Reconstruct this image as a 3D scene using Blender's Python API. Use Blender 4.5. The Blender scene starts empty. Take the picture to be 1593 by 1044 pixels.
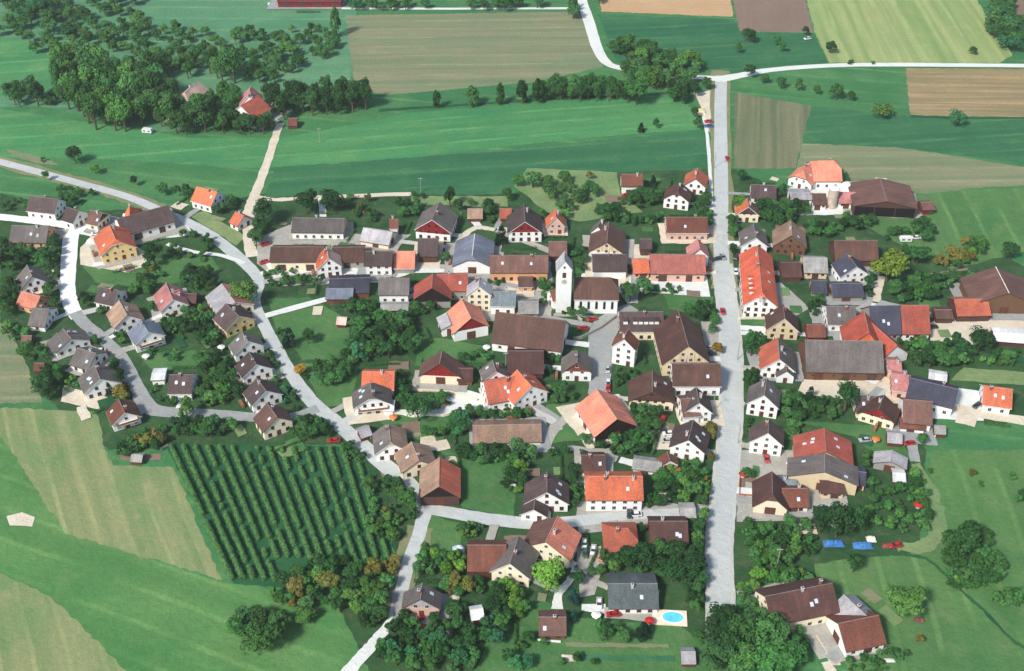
import bpy, bmesh, math, random
from mathutils import Vector, Matrix
from mathutils.geometry import tessellate_polygon
R = math.radians
random.seed(11)
SC = bpy.context.scene
COL = SC.collection

# ------------------------------------------------------------ camera
F = 1900.0                       # focal length in photo pixels (photo 1593 x 1044)
PITCH = math.atan((522 + 921) / F)
CH = 284.0
cam = bpy.data.cameras.new('camera')
cam.sensor_width = 36
cam.lens = 36 * F / 1593
cam.clip_end = 8000
co = bpy.data.objects.new('camera', cam)
COL.objects.link(co)
co.location = (0, 0, CH)
co.rotation_euler = (math.pi / 2 - PITCH, 0, 0)
SC.camera = co

# ------------------------------------------------------------ light
SUN_EL, SUN_AZ = R(44), R(-140)   # azimuth measured clockwise from +Y: sun stands behind the viewer, to the left
w = bpy.data.worlds.new('World')
SC.world = w
w.use_nodes = True
nt = w.node_tree
sky = nt.nodes.new('ShaderNodeTexSky')
sky.sky_type = 'NISHITA'
sky.sun_disc = False
sky.sun_elevation = SUN_EL
sky.sun_rotation = SUN_AZ
nt.links.new(sky.outputs[0], nt.nodes['Background'].inputs[0])
nt.nodes['Background'].inputs[1].default_value = 0.12
sl = bpy.data.lights.new('sun', 'SUN')
sl.energy = 3.5
sl.angle = R(9)
sl.color = (1, .95, .87)
so = bpy.data.objects.new('sun', sl)
COL.objects.link(so)
sd = Vector((math.sin(SUN_AZ) * math.cos(SUN_EL), math.cos(SUN_AZ) * math.cos(SUN_EL), math.sin(SUN_EL)))
so.rotation_euler = sd.to_track_quat('Z', 'Y').to_euler()
so.location = sd * 500
SC.view_settings.view_transform = 'Standard'
SC.view_settings.look = 'None'
SC.view_settings.gamma = 1
SC.view_settings.exposure = 0.46

# ------------------------------------------------------------ helpers
CP, SP = math.cos(PITCH), math.sin(PITCH)
def G(px, py, h=0.0):
    """photo pixel -> the point of the world at height h seen there"""
    u, v = (px - 796.5) / F, (py - 522) / F
    d = Vector((u, CP - v * SP, -SP - v * CP))
    t = (CH - h) / -d.z
    return Vector((0, 0, CH)) + d * t
def pix(p):
    q = Vector(p) - Vector((0, 0, CH))
    z = q.y * CP - q.z * SP
    return 796.5 + F * q.x / z, 522 + F * (-(q.y * SP + q.z * CP)) / z
def lin(c):
    return tuple(((v / 255) / 12.92 if v / 255 <= .04045 else ((v / 255 + .055) / 1.055) ** 2.4) for v in c)

def tag(o, label=None, cat=None, group=None, kind=None):
    if label: o['label'] = label
    if cat: o['category'] = cat
    if group: o['group'] = group
    if kind: o['kind'] = kind
    return o
def empty(name, loc, rz=0):
    o = bpy.data.objects.new(name, None)
    o.empty_display_size = .5
    COL.objects.link(o)
    o.location = loc
    o.rotation_euler = (0, 0, rz)
    return o
def link(name, me, parent=None, loc=(0, 0, 0), rz=0):
    o = bpy.data.objects.new(name, me)
    COL.objects.link(o)
    o.location = loc
    o.rotation_euler = (0, 0, rz)
    if parent: o.parent = parent
    return o
class MB:
    def __init__(s):
        s.v, s.f, s.m = [], [], []
    def poly(s, pts, m=0):
        i = len(s.v)
        s.v += [tuple(p) for p in pts]
        s.f.append(tuple(range(i, i + len(pts))))
        s.m.append(m)
    def box(s, x0, x1, y0, y1, z0, z1, m=0, top=None):
        i = len(s.v)
        s.v += [(x0, y0, z0), (x1, y0, z0), (x1, y1, z0), (x0, y1, z0), (x0, y0, z1), (x1, y0, z1), (x1, y1, z1), (x0, y1, z1)]
        for k, f in enumerate(((0, 3, 2, 1), (4, 5, 6, 7), (0, 1, 5, 4), (1, 2, 6, 5), (2, 3, 7, 6), (3, 0, 4, 7))):
            s.f.append(tuple(i + a for a in f))
            s.m.append(top if (k == 1 and top is not None) else m)
    def tube(s, p, q, r0, r1, n=7, m=0, cap=True):
        p, q = Vector(p), Vector(q)
        d = (q - p).normalized()
        a = d.orthogonal().normalized(); b = d.cross(a)
        i = len(s.v)
        for c, r in ((p, r0), (q, r1)):
            for k in range(n):
                t = 2 * math.pi * k / n
                s.v.append(tuple(c + (a * math.cos(t) + b * math.sin(t)) * r))
        for k in range(n):
            s.f.append((i + k, i + (k + 1) % n, i + n + (k + 1) % n, i + n + k)); s.m.append(m)
        if cap:
            s.f.append(tuple(i + n + k for k in range(n))); s.m.append(m)
            s.f.append(tuple(i + n - 1 - k for k in range(n))); s.m.append(m)
    def mesh(s, name, mats):
        me = bpy.data.meshes.new(name)
        me.from_pydata(s.v, [], s.f)
        for m in mats: me.materials.append(m)
        me.polygons.foreach_set('material_index', s.m)
        me.update()
        return me

# ------------------------------------------------------------ materials
_mc = {}
def newmat(name):
    m = bpy.data.materials.new(name)
    m.use_nodes = True
    n = m.node_tree
    b = n.nodes['Principled BSDF']
    b.inputs['Roughness'].default_value = .85
    b.inputs['Specular IOR Level'].default_value = .25
    return m, n, b
def N(n, t, **kw):
    o = n.nodes.new(t)
    for k, v in kw.items():
        if k.startswith('i_'): o.inputs[k[2:].replace('_', ' ')].default_value = v
        else: setattr(o, k, v)
    return o
def mix(n, fac, a, b, bt='MIX'):
    o = n.nodes.new('ShaderNodeMix'); o.data_type = 'RGBA'; o.blend_type = bt
    for i, v in ((0, fac), (6, a), (7, b)):
        if hasattr(v, 'node'): n.links.new(v, o.inputs[i])
        elif i == 0: o.inputs[0].default_value = v
        else: o.inputs[i].default_value = (*v[:3], 1)
    return o.outputs[2]
def noise(n, vec, scale, detail=4, lo=.35, hi=.65, rough=.55):
    t = N(n, 'ShaderNodeTexNoise'); t.inputs['Scale'].default_value = scale; t.inputs['Detail'].default_value = detail
    t.inputs['Roughness'].default_value = rough
    n.links.new(vec, t.inputs['Vector'])
    r = N(n, 'ShaderNodeMapRange'); r.inputs[1].default_value = lo; r.inputs[2].default_value = hi
    n.links.new(t.outputs[0], r.inputs[0])
    return r.outputs[0]
def mapping(n, vec, rz=0, sc=(1, 1, 1)):
    t = N(n, 'ShaderNodeMapping'); t.inputs['Rotation'].default_value = (0, 0, rz); t.inputs['Scale'].default_value = sc
    n.links.new(vec, t.inputs['Vector'])
    return t.outputs[0]
def sc(c, k): return tuple(min(1, v * k) for v in c[:3])

def flat(name, rgb, rough=.8, var=.18, scale=.6, metal=0, spec=.25):
    key = ('f', name, rgb)
    if key in _mc: return _mc[key]
    m, n, b = newmat(name)
    c = lin(rgb)
    g = N(n, 'ShaderNodeNewGeometry').outputs['Position']
    k = noise(n, g, scale, 5)
    n.links.new(mix(n, k, sc(c, 1 - var), sc(c, 1 + var)), b.inputs['Base Color'])
    b.inputs['Roughness'].default_value = rough; b.inputs['Metallic'].default_value = metal
    b.inputs['Specular IOR Level'].default_value = spec
    _mc[key] = m
    return m
def roofmat(rgb):
    key = ('r', rgb)
    if key in _mc: return _mc[key]
    m, n, b = newmat('roof_tiles')
    c = lin(rgb)
    o = N(n, 'ShaderNodeTexCoord').outputs['Object']
    g = N(n, 'ShaderNodeNewGeometry').outputs['Position']
    k1 = noise(n, g, .16, 5, .32, .68)
    k2 = noise(n, mapping(n, o, 0, (.9, .12, .12)), 1.0, 5, .42, .6)      # streaks running down the slope
    k3 = noise(n, g, 2.2, 4, .42, .66)
    k4 = noise(n, g, .5, 4, .56, .7)
    a = mix(n, k1, sc(c, .55), sc(c, 1.3))
    gray = (sum(c) / 3 * .8,) * 3
    a = mix(n, mixf(n, k2, .7), a, tuple(x * .38 + y * .25 for x, y in zip(c, gray)))
    a = mix(n, mixf(n, k3, .5), a, sc(c, 1.6))
    a = mix(n, mixf(n, k4, .45), a, tuple(x * .45 + y * .35 + z for x, y, z in zip(c, gray, (.012, .016, .006))))   # moss and soot
    wv = N(n, 'ShaderNodeTexWave'); wv.wave_type = 'BANDS'; wv.bands_direction = 'Y'
    wv.inputs['Scale'].default_value = .75; wv.inputs['Distortion'].default_value = .6
    n.links.new(o, wv.inputs['Vector'])
    a = mix(n, mixf(n, wv.outputs['Fac'], .22), a, sc(c, .5))
    oi = N(n, 'ShaderNodeObjectInfo')
    hs = N(n, 'ShaderNodeHueSaturation')
    mr = N(n, 'ShaderNodeMapRange'); mr.inputs[3].default_value = .78; mr.inputs[4].default_value = 1.18
    n.links.new(oi.outputs['Random'], mr.inputs[0]); n.links.new(mr.outputs[0], hs.inputs['Value'])
    n.links.new(a, hs.inputs['Color'])
    n.links.new(hs.outputs[0], b.inputs['Base Color'])
    b.inputs['Roughness'].default_value = .7
    _mc[key] = m
    return m
def mixf(n, v, k):
    t = N(n, 'ShaderNodeMath'); t.operation = 'MULTIPLY'; t.inputs[1].default_value = k
    n.links.new(v, t.inputs[0])
    return t.outputs[0]
def wallmat(rgb):
    key = ('w', rgb)
    if key in _mc: return _mc[key]
    m, n, b = newmat('plaster')
    c = lin(rgb)
    g = N(n, 'ShaderNodeNewGeometry').outputs['Position']
    k = noise(n, mapping(n, g, 0, (1, 1, .35)), .8, 5, .4, .75)
    n.links.new(mix(n, k, c, sc(c, .88)), b.inputs['Base Color'])
    _mc[key] = m
    return m
def boardmat(rgb):
    key = ('b', rgb)
    if key in _mc: return _mc[key]
    m, n, b = newmat('boards_and_gable_shade')
    c = lin(rgb)
    o = N(n, 'ShaderNodeTexCoord').outputs['Object']
    k = noise(n, mapping(n, o, 0, (3, 3, .2)), 1.4, 3, .3, .7)
    n.links.new(mix(n, k, sc(c, .6), sc(c, 1.4)), b.inputs['Base Color'])
    _mc[key] = m
    return m
def groundmat(name, a, b_, c_=None, rz=0, stripe=0, sscale=.25, big=.012, fine=.5, patch=None, k=.55, mid=.3, tram=0):
    """field and meadow soil/grass: two greens in large patches, optional working stripes along the field"""
    m, n, b = newmat(name)
    A, B = lin(a), lin(b_)
    g = N(n, 'ShaderNodeNewGeometry').outputs['Position']
    col = mix(n, noise(n, g, big, 5, .36, .64), A, B)
    if c_: col = mix(n, mixf(n, noise(n, g, big * 4.3, 5, .5, .72), .8), col, lin(c_))
    if stripe:
        s = noise(n, mapping(n, mapping(n, g, -rz), 0, (.03, 1, 1)), sscale, 4, .4, .62)
        s2 = noise(n, mapping(n, mapping(n, g, -rz), 0, (.012, .35, 1)), sscale, 3, .4, .6)
        col = mix(n, mixf(n, s2, stripe * .8), col, sc(lin(c_) if c_ else B, 1.12))
        col = mix(n, mixf(n, s, stripe), col, sc(A, .74))
    if tram:
        wv = N(n, 'ShaderNodeTexWave'); wv.wave_type = 'BANDS'; wv.bands_direction = 'Y'
        wv.inputs['Scale'].default_value = .3142 / tram; wv.inputs['Distortion'].default_value = 1.2; wv.inputs['Detail'].default_value = 2; wv.inputs['Detail Scale'].default_value = .6
        n.links.new(mapping(n, g, -rz), wv.inputs['Vector'])
        r = N(n, 'ShaderNodeMapRange'); r.inputs[1].default_value = .9; r.inputs[2].default_value = .995
        n.links.new(wv.outputs['Fac'], r.inputs[0])
        brk = noise(n, g, .03, 3, .38, .6)
        mm = N(n, 'ShaderNodeMath'); mm.operation = 'MULTIPLY'; n.links.new(r.outputs[0], mm.inputs[0]); n.links.new(brk, mm.inputs[1])
        col = mix(n, mixf(n, mm.outputs[0], .75), col, tuple(x * 1.2 + y for x, y in zip(B, (.05, .03, .015))))
    f = noise(n, g, fine, 6, .3, .7, .7)
    col = mix(n, mixf(n, f, .4), col, sc(A, k))
    md_ = noise(n, g, .11, 6, .38, .66, .65)
    col = mix(n, mixf(n, md_, mid), col, sc(B, k * 1.05))
    sp = noise(n, g, fine * 2.3, 4, .6, .72)
    col = mix(n, mixf(n, sp, mid), col, sc(B, 1.35))
    hs = N(n, 'ShaderNodeHueSaturation'); hs.inputs['Saturation'].default_value = .92; n.links.new(col, hs.inputs['Color'])
    n.links.new(hs.outputs[0], b.inputs['Base Color'])
    b.inputs['Roughness'].default_value = .95
    b.inputs['Specular IOR Level'].default_value = .08
    bp = N(n, 'ShaderNodeBump'); bp.inputs['Strength'].default_value = .5; bp.inputs['Distance'].default_value = .4
    n.links.new(f, bp.inputs['Height']); n.links.new(bp.outputs[0], b.inputs['Normal'])
    return m
def leafmat(name, a, b_):
    """foliage: tone varies per leaf clump and, through the object's own colour, per plant"""
    m, n, b = newmat(name)
    g = N(n, 'ShaderNodeNewGeometry')
    oi = N(n, 'ShaderNodeObjectInfo')
    col = mix(n, noise(n, g.outputs['Position'], .8, 4, .38, .64), lin(a), lin(b_))
    col = mix(n, g.outputs['Random Per Island'], col, sc(lin(b_), .8))
    ia = N(n, 'ShaderNodeAttribute'); ia.attribute_type = 'INSTANCER'; ia.attribute_name = 'tint'
    gtz = N(n, 'ShaderNodeMath'); gtz.operation = 'GREATER_THAN'; gtz.inputs[1].default_value = .001
    n.links.new(ia.outputs['Fac'], gtz.inputs[0])
    col = mix(n, 1.0, col, mix(n, gtz.outputs[0], oi.outputs['Color'], ia.outputs['Color']), 'MULTIPLY')
    n.links.new(col, b.inputs['Base Color'])
    b.inputs['Roughness'].default_value = .7
    b.inputs['Specular IOR Level'].default_value = .15
    b.inputs['Subsurface Weight'].default_value = 0
    return m

# ------------------------------------------------------------ ground, fields
Z = [0.0]
def nz():
    Z[0] += .002
    return Z[0]
def jag(pts, amp, step=4.0, closed=True):
    out = []
    n = len(pts)
    for i in range(n if closed else n - 1):
        p, q = pts[i], pts[(i + 1) % n]
        L = (q - p).length
        k = max(1, int(L / step))
        for j in range(k):
            t = j / k
            r = p.lerp(q, t)
            d = (q - p).normalized()
            e = random.uniform(-amp, amp) if j else random.uniform(-amp, amp) * .3
            out.append(r + Vector((-d.y, d.x, 0)) * e)
    if not closed: out.append(pts[-1])
    return out
def sheet(name, px, mat, z=None, amp=.5, step=4.0, world=False):
    pts = [Vector(p) if world else G(*p) for p in px]
    pts = jag(pts, amp, step)
    z = nz() if z is None else z
    tr = tessellate_polygon([pts])
    me = bpy.data.meshes.new(name)
    me.from_pydata([(p.x, p.y, z) for p in pts], [], [tuple(t) for t in tr])
    bm = bmesh.new(); bm.from_mesh(me)
    bmesh.ops.recalc_face_normals(bm, faces=bm.faces)
    for f in bm.faces:
        if f.normal.z < 0: f.normal_flip()
    bm.to_mesh(me); bm.free()
    me.materials.append(mat)
    return tag(link(name, me), kind='structure')
def crom(P, n=6):
    out = []
    for i in range(len(P) - 1):
        a, b, c, d = P[max(i - 1, 0)], P[i], P[i + 1], P[min(i + 2, len(P) - 1)]
        for k in range(n):
            t = k / n
            out.append(.5 * ((2 * b) + (c - a) * t + (2 * a - 5 * b + 4 * c - d) * t * t + (3 * b - a - 3 * c + d) * t ** 3))
    out.append(P[-1])
    return out
ROADS = []
def ribbon(name, px, wid, mat, z=None, amp=.12, reg=True):
    if not isinstance(wid, (list, tuple)): wid = [wid] * len(px)
    P = crom([Vector((*G(*p).xy, w_)) for p, w_ in zip(px, wid)])
    z = nz() if z is None else z
    V, Fc = [], []
    for i, p in enumerate(P):
        a, b = P[max(i - 1, 0)], P[min(i + 1, len(P) - 1)]
        d = Vector((b.x - a.x, b.y - a.y, 0)).normalized()
        nn = Vector((-d.y, d.x, 0))
        for s in (1, -1):
            r = p.z / 2 + random.uniform(-amp, amp)
            V.append((p.x + nn.x * s * r, p.y + nn.y * s * r, z))
        if i: k = 2 * i; Fc.append((k - 2, k - 1, k + 1, k))
        if reg: ROADS.append((p.x, p.y, p.z / 2))
    me = bpy.data.meshes.new(name)
    me.from_pydata(V, [], Fc)
    me.materials.append(mat)
    return tag(link(name, me), kind='structure')

def DIR(a, b):
    d = G(*b) - G(*a)
    return math.atan2(d.y, d.x)
M_MEADOW = groundmat('meadow_grass', (46, 116, 66), (72, 136, 76), (98, 140, 80), big=.014, mid=.4, stripe=.25, sscale=.1, rz=DIR((0, 200), (400, 240)), tram=14)
M_MEADOW_L = groundmat('meadow_grass_light', (50, 136, 80), (80, 150, 84), (104, 150, 86), big=.016, mid=.3, stripe=.45, sscale=.12, rz=DIR((440, 230), (1090, 180)), tram=13)
M_MEADOW_R = groundmat('meadow_grass_right', (66, 120, 62), (94, 138, 72), (112, 136, 80), big=.025, stripe=.35, sscale=.12, rz=DIR((1500, 700), (1560, 860)), tram=12)
M_FAR = groundmat('meadow_grass_far', (66, 134, 92), (92, 152, 106), (116, 150, 108), big=.016, mid=.4, stripe=.35, sscale=.1, rz=DIR((0, 60), (500, 60)), tram=16)
M_GLAWN = groundmat('garden_lawn', (56, 112, 58), (88, 134, 70), (104, 124, 76), big=.05, mid=.4)
M_DEEP = groundmat('meadow_grass_deep', (38, 106, 70), (52, 118, 72), (76, 128, 76), big=.016, rz=DIR((440, 280), (1090, 240)), stripe=.45, sscale=.12, tram=15)
M_GARDEN = groundmat('garden_grass', (36, 78, 44), (64, 104, 56), (104, 106, 80), big=.07, fine=.9, mid=.6)
M_LAWN = groundmat('lawn_grass', (62, 130, 64), (94, 144, 74), (104, 140, 76), big=.03, mid=.35, stripe=.4, sscale=.1, rz=DIR((100, 860), (420, 980)), tram=11)
M_PALE = groundmat('pale_grass', (106, 144, 88), (142, 158, 100), (124, 130, 86), big=.06, mid=.4)
M_TAN = groundmat('stubble_green', (94, 138, 78), (146, 150, 98), (168, 154, 112), rz=DIR((272, 727), (344, 902)), stripe=.5, sscale=.22, big=.03, k=.8, mid=.5, tram=9)
M_TAN2 = groundmat('stubble_tan', (106, 132, 92), (136, 138, 102), (154, 138, 106), rz=DIR((560, 60), (900, 56)), stripe=.55, sscale=.2, big=.02, k=.8, mid=.35, tram=12)
M_STRAW = groundmat('straw_field', (196, 166, 118), (188, 152, 108), (200, 138, 98), rz=DIR((940, 10), (1130, 14)), stripe=.5, sscale=.3, big=.03, k=.8)
M_STRAW2 = groundmat('straw_rows', (140, 132, 92), (172, 146, 100), (184, 150, 108), rz=DIR((1420, 140), (1590, 142)), stripe=.85, sscale=.3, big=.04, k=.7)
M_YG = groundmat('yellow_green_crop', (128, 158, 90), (146, 164, 96), (176, 172, 116), rz=DIR((1400, 5), (1450, 95)), stripe=.7, sscale=.2, big=.02, k=.85, tram=14)
M_BROWN = groundmat('ploughed_soil', (142, 118, 100), (126, 108, 92), None, rz=DIR((1200, 0), (1200, 50)), stripe=.4, big=.03, k=.8)
M_OLIVE = groundmat('olive_stubble', (96, 116, 80), (120, 122, 88), (136, 126, 96), rz=DIR((1200, 150), (1198, 260)), stripe=.7, sscale=.25, big=.02, k=.8, tram=10)
M_ORCH = groundmat('orchard_grass', (28, 84, 52), (46, 104, 60), None, big=.05)
M_SAND = groundmat('sandy_yard', (224, 212, 188), (206, 190, 162), (232, 224, 206), big=.12, fine=1.2, k=.8)
M_GRAVEL = groundmat('gravel_yard', (178, 174, 162), (160, 158, 148), (192, 188, 176), big=.12, fine=1.0, k=.75)
M_ASPH = groundmat('worn_asphalt', (182, 187, 183), (194, 197, 193), (170, 175, 171), big=.05, fine=.4, k=.88, mid=.12)
M_ASPHD = groundmat('dark_asphalt', (150, 152, 150), (164, 166, 162), (140, 142, 138), big=.1, fine=.7, k=.85)
M_CONC = groundmat('pale_concrete', (222, 224, 216), (212, 214, 206), None, big=.1, k=.9, mid=.15)
M_WHITE = groundmat('bleached_concrete', (240, 240, 234), (228, 230, 224), None, big=.05, k=.9, mid=.15)
M_WALK = groundmat('pavement_slabs', (196, 196, 186), (184, 186, 176), None, big=.1, k=.85)
M_VERGE = groundmat('worn_verge', (142, 138, 100), (112, 128, 82), None, big=.1, k=.8)

g = bpy.data.meshes.new('ground')
g.from_pydata([(-4000, -1500, 0), (4000, -1500, 0), (4000, 6000, 0), (-4000, 6000, 0)], [], [(0, 1, 2, 3)])
g.materials.append(M_MEADOW)
tag(link('ground', g), kind='structure')
def fld(name, px, mat, amp=.5): return sheet(name, px, mat, amp=amp, step=1.8)
fld('meadow', [(-120, -60), (560, -60), (545, 130), (430, 190), (250, 205), (60, 165), (-120, 170)], M_FAR)
fld('meadow', [(-80, 50), (60, 66), (95, 110), (92, 150), (0, 150), (-80, 150)], M_MEADOW_L)
# village gardens underneath everything
fld('garden_ground', [(0, 300), (120, 330), (300, 320), (420, 300), (800, 300), (960, 268), (1112, 250), (1112, 300), (1140, 262), (1230, 300), (1450, 330), (1600, 420),
    (1600, 650), (1440, 690), (1430, 860), (1250, 880), (1200, 905), (1150, 905), (1130, 1100), (600, 1100), (520, 930), (620, 880), (560, 690), (170, 700), (60, 610), (0, 500)], M_GARDEN)
fld('meadow', [(-60, 160), (300, 215), (440, 215), (640, 175), (900, 155), (1060, 150), (1100, 200), (900, 215), (640, 245), (400, 262), (120, 245), (-60, 245)], M_MEADOW_L)
fld('meadow', [(430, 262), (700, 240), (900, 222), (1100, 203), (1106, 262), (960, 268), (830, 262), (780, 302), (410, 306)], M_DEEP)
fld('meadow', [(-80, 640), (4, 640), (110, 832), (345, 905), (520, 930), (600, 1100), (200, 1100), (100, 950), (-80, 880)], M_LAWN)
fld('meadow', [(1250, 878), (1440, 860), (1450, 690), (1650, 668), (1700, 1100), (1350, 1100), (1300, 1000), (1340, 930), (1200, 905)], M_MEADOW_R)
fld('meadow', [(1255, 165), (1410, 180), (1620, 186), (1620, 258), (1400, 230), (1248, 222)], M_DEEP)
fld('meadow', [(930, 22), (1140, 30), (1160, 50), (1265, 52), (1290, 98), (1150, 115), (960, 98)], M_DEEP)
fld('field', [(1142, 143), (1262, 165), (1248, 222), (1238, 262), (1142, 262)], M_OLIVE)
fld('field', [(1248, 223), (1400, 230), (1620, 264), (1620, 288), (1520, 292), (1440, 302), (1330, 290), (1310, 262), (1240, 262)], M_TAN2)
fld('field', [(538, 24), (900, 18), (922, 60), (938, 104), (830, 128), (600, 148), (552, 140)], M_TAN2)
fld('field', [(932, -30), (1134, -30), (1140, 26), (935, 18)], M_STRAW)
fld('field', [(1134, -30), (1245, -30), (1266, 51), (1150, 49)], M_BROWN)
fld('field', [(1247, -30), (1500, -30), (1575, 86), (1556, 98), (1290, 98), (1268, 51)], M_YG)
fld('field', [(1568, -30), (1640, -30), (1640, 85), (1592, 72)], M_BROWN)
fld('field', [(1409, 106), (1640, 108), (1640, 184), (1416, 179)], M_STRAW2)
fld('field', [(-60, 632), (149, 640), (164, 700), (176, 724), (270, 727), (346, 903), (272, 880), (102, 831), (4, 682), (-60, 600)], M_TAN)
fld('field', [(-60, 870), (6, 893), (70, 925), (106, 953), (157, 1004), (215, 1060), (230, 1100), (-60, 1100)], M_TAN)
fld('field', [(-60, 490), (8, 505), (22, 525), (66, 627), (-60, 629)], M_TAN2)
fld('orchard_floor', [(258, 690), (560, 695), (612, 830), (600, 895), (480, 880), (440, 915), (365, 908)], M_ORCH)
for nm, p, m in (
    ('lawn', [(293, 335), (318, 328), (382, 368), (368, 382), (330, 358)], M_PALE),
    ('lawn', [(820, 262), (960, 268), (965, 300), (1000, 330), (900, 345), (850, 330), (800, 290)], M_PALE),
    ('lawn', [(640, 305), (790, 305), (790, 322), (640, 318)], M_PALE),
    ('lawn', [(128, 415), (230, 402), (330, 400), (345, 425), (230, 450), (150, 440)], M_GLAWN),
    ('lawn', [(415, 465), (480, 462), (545, 500), (540, 560), (470, 560), (430, 510)], M_GLAWN),
    ('lawn', [(470, 565), (560, 570), (545, 630), (500, 635)], M_GLAWN),
    ('lawn', [(215, 550), (320, 545), (330, 570), (240, 578)], M_GLAWN),
    ('lawn', [(685, 700), (800, 700), (800, 805), (720, 790)], M_GLAWN),
    ('lawn', [(640, 520), (770, 540), (765, 565), (650, 560)], M_GLAWN),
    ('lawn', [(670, 800), (720, 815), (715, 880), (645, 870)], M_GLAWN),
    ('lawn', [(560, 640), (700, 650), (690, 690), (630, 680)], M_GLAWN),
    ('lawn', [(1340, 310), (1600, 290), (1600, 390), (1480, 420), (1330, 345)], M_MEADOW_R),
    ('lawn', [(1500, 572), (1620, 580), (1620, 600), (1480, 592)], M_PALE),
    ('lawn', [(1460, 650), (1620, 665), (1620, 700), (1440, 700)], M_MEADOW),
    ('lawn', [(890, 960), (1060, 975), (1130, 1030), (1150, 1090), (720, 1090), (760, 990), (840, 930)], M_GLAWN),
    ('lawn', [(1030, 455), (1110, 462), (1100, 492), (1040, 480)], M_GLAWN),
    ('lawn', [(1148, 495), (1198, 495), (1196, 525), (1150, 525)], M_GLAWN),
    ('lawn', [(850, 630), (915, 625), (935, 680), (860, 690)], M_GLAWN),
    ('lawn', [(1240, 655), (1390, 665), (1420, 720), (1350, 700), (1330, 680)], M_GLAWN),
    ('lawn', [(1150, 808), (1260, 812), (1270, 900), (1160, 895)], M_GARDEN),
    ):
    sheet(nm, p, m, amp=.5)
for nm, p, m in (
    ('yard', [(125, 385), (150, 360), (215, 385), (235, 400), (200, 425), (125, 412)], M_SAND),
    ('yard', [(130, 335), (200, 350), (290, 345), (300, 365), (200, 380), (110, 362)], M_CONC),
    ('yard', [(400, 370), (450, 350), (560, 365), (640, 365), (600, 395), (560, 440), (440, 445), (400, 410)], M_GRAVEL),
    ('yard', [(410, 405), (560, 410), (640, 425), (600, 440), (430, 440)], M_CONC),
    ('yard', [(700, 425), (860, 430), (858, 500), (760, 500), (690, 450)], M_GRAVEL),
    ('yard', [(905, 425), (1100, 430), (1105, 462), (1000, 455), (960, 445), (905, 440)], M_CONC),
    ('yard', [(960, 380), (1010, 380), (1010, 405), (975, 410)], M_SAND),
    ('yard', [(1228, 292), (1335, 290), (1340, 335), (1225, 335)], M_CONC),
    ('yard', [(1150, 440), (1215, 440), (1260, 480), (1220, 500), (1150, 495)], M_GRAVEL),
    ('yard', [(1447, 502), (1480, 490), (1600, 485), (1600, 540), (1500, 535), (1447, 530)], M_SAND),
    ('yard', [(1250, 590), (1390, 590), (1400, 612), (1320, 622), (1240, 612)], M_SAND),
    ('yard', [(1460, 600), (1530, 610), (1530, 655), (1400, 650), (1400, 610)], M_CONC),
    ('yard', [(1148, 700), (1245, 700), (1245, 760), (1170, 765), (1148, 740)], M_GRAVEL),
    ('yard', [(1146, 768), (1180, 770), (1265, 795), (1262, 810), (1146, 812)], M_GRAVEL),
    ('yard', [(1250, 965), (1290, 945), (1320, 955), (1300, 1000), (1308, 1035), (1292, 1035), (1275, 1000), (1248, 985)], M_SAND),
    ('yard', [(1080, 145), (1112, 140), (1112, 205), (1096, 205), (1094, 175)], M_SAND),
    ('yard', [(895, 780), (1100, 785), (1100, 812), (1000, 822), (900, 830)], M_GRAVEL),
    ('yard', [(895, 850), (935, 850), (940, 880), (925, 925), (903, 930), (900, 890)], M_GRAVEL),
    ('yard', [(1018, 660), (1046, 660), (1046, 700), (1015, 700)], M_SAND),
    ('yard', [(1090, 500), (1125, 500), (1128, 570), (1100, 568)], M_GRAVEL),
    ('yard', [(690, 600), (760, 615), (760, 640), (640, 650), (600, 640), (690, 630)], M_CONC),
    ('yard', [(100, 600), (180, 622), (170, 640), (95, 625)], M_SAND),
    ('yard', [(905, 940), (942, 940), (942, 955), (905, 950)], M_CONC),
    ('yard', [(940, 945), (1022, 948), (1022, 968), (940, 962)], M_GRAVEL),
    ('yard', [(1150, 540), (1190, 540), (1190, 575), (1150, 575)], M_GARDEN),
    ('garden_bed', [(1145, 735), (1176, 740), (1176, 770), (1148, 770)], M_BROWN),
    ('garden_bed', [(185, 705), (250, 706), (250, 716), (188, 716)], M_BROWN),
    ('garden_bed', [(590, 730), (615, 735), (620, 750), (596, 748)], M_BROWN),
    ('hay_patch', [(10, 803), (35, 797), (55, 805), (50, 820), (15, 818)], M_SAND),
    ('hay_patch', [(10, 232), (60, 243), (95, 258), (60, 255), (20, 243)], M_TAN2),
    ('garden_bed', [(880, 1000), (1040, 1002), (1040, 1008), (880, 1006)], M_TAN2),
    ('garden_bed', [(885, 1018), (1050, 1020), (1050, 1030), (885, 1028)], M_DEEP),
    ):
    sheet(nm, p, m, amp=.35, step=3)
# roads and paths
ribbon('verge', [(1121, 110), (1121, 200), (1122, 300), (1121, 360), (1123, 410), (1128, 450)], 10.5, M_VERGE, amp=.7, reg=False)
ribbon('verge', [(655, 820), (634, 880), (613, 962)], 8.5, M_VERGE, amp=.8, reg=False)
ribbon('verge', [(-30, 244), (60, 268), (130, 287), (200, 307), (250, 328)], 9, M_VERGE, amp=.9, reg=False)
main = [(1122, 118), (1121, 160), (1121, 200), (1122, 300), (1121, 360), (1123, 410), (1128, 450), (1134, 500), (1138, 560), (1137, 640), (1133, 700), (1127, 760), (1120, 830), (1119, 880), (1121, 935), (1120, 990)]
ribbon('pavement', main[5:], 8.9, M_WALK, amp=.15)
ribbon('main_road', main, [6.2, 6.2, 6.3, 6.4, 6.4, 6.5, 6.6, 6.8, 6.8, 6.8, 6.8, 6.8, 6.6, 6.4, 6, 5.8], M_ASPH, amp=.08)
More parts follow.
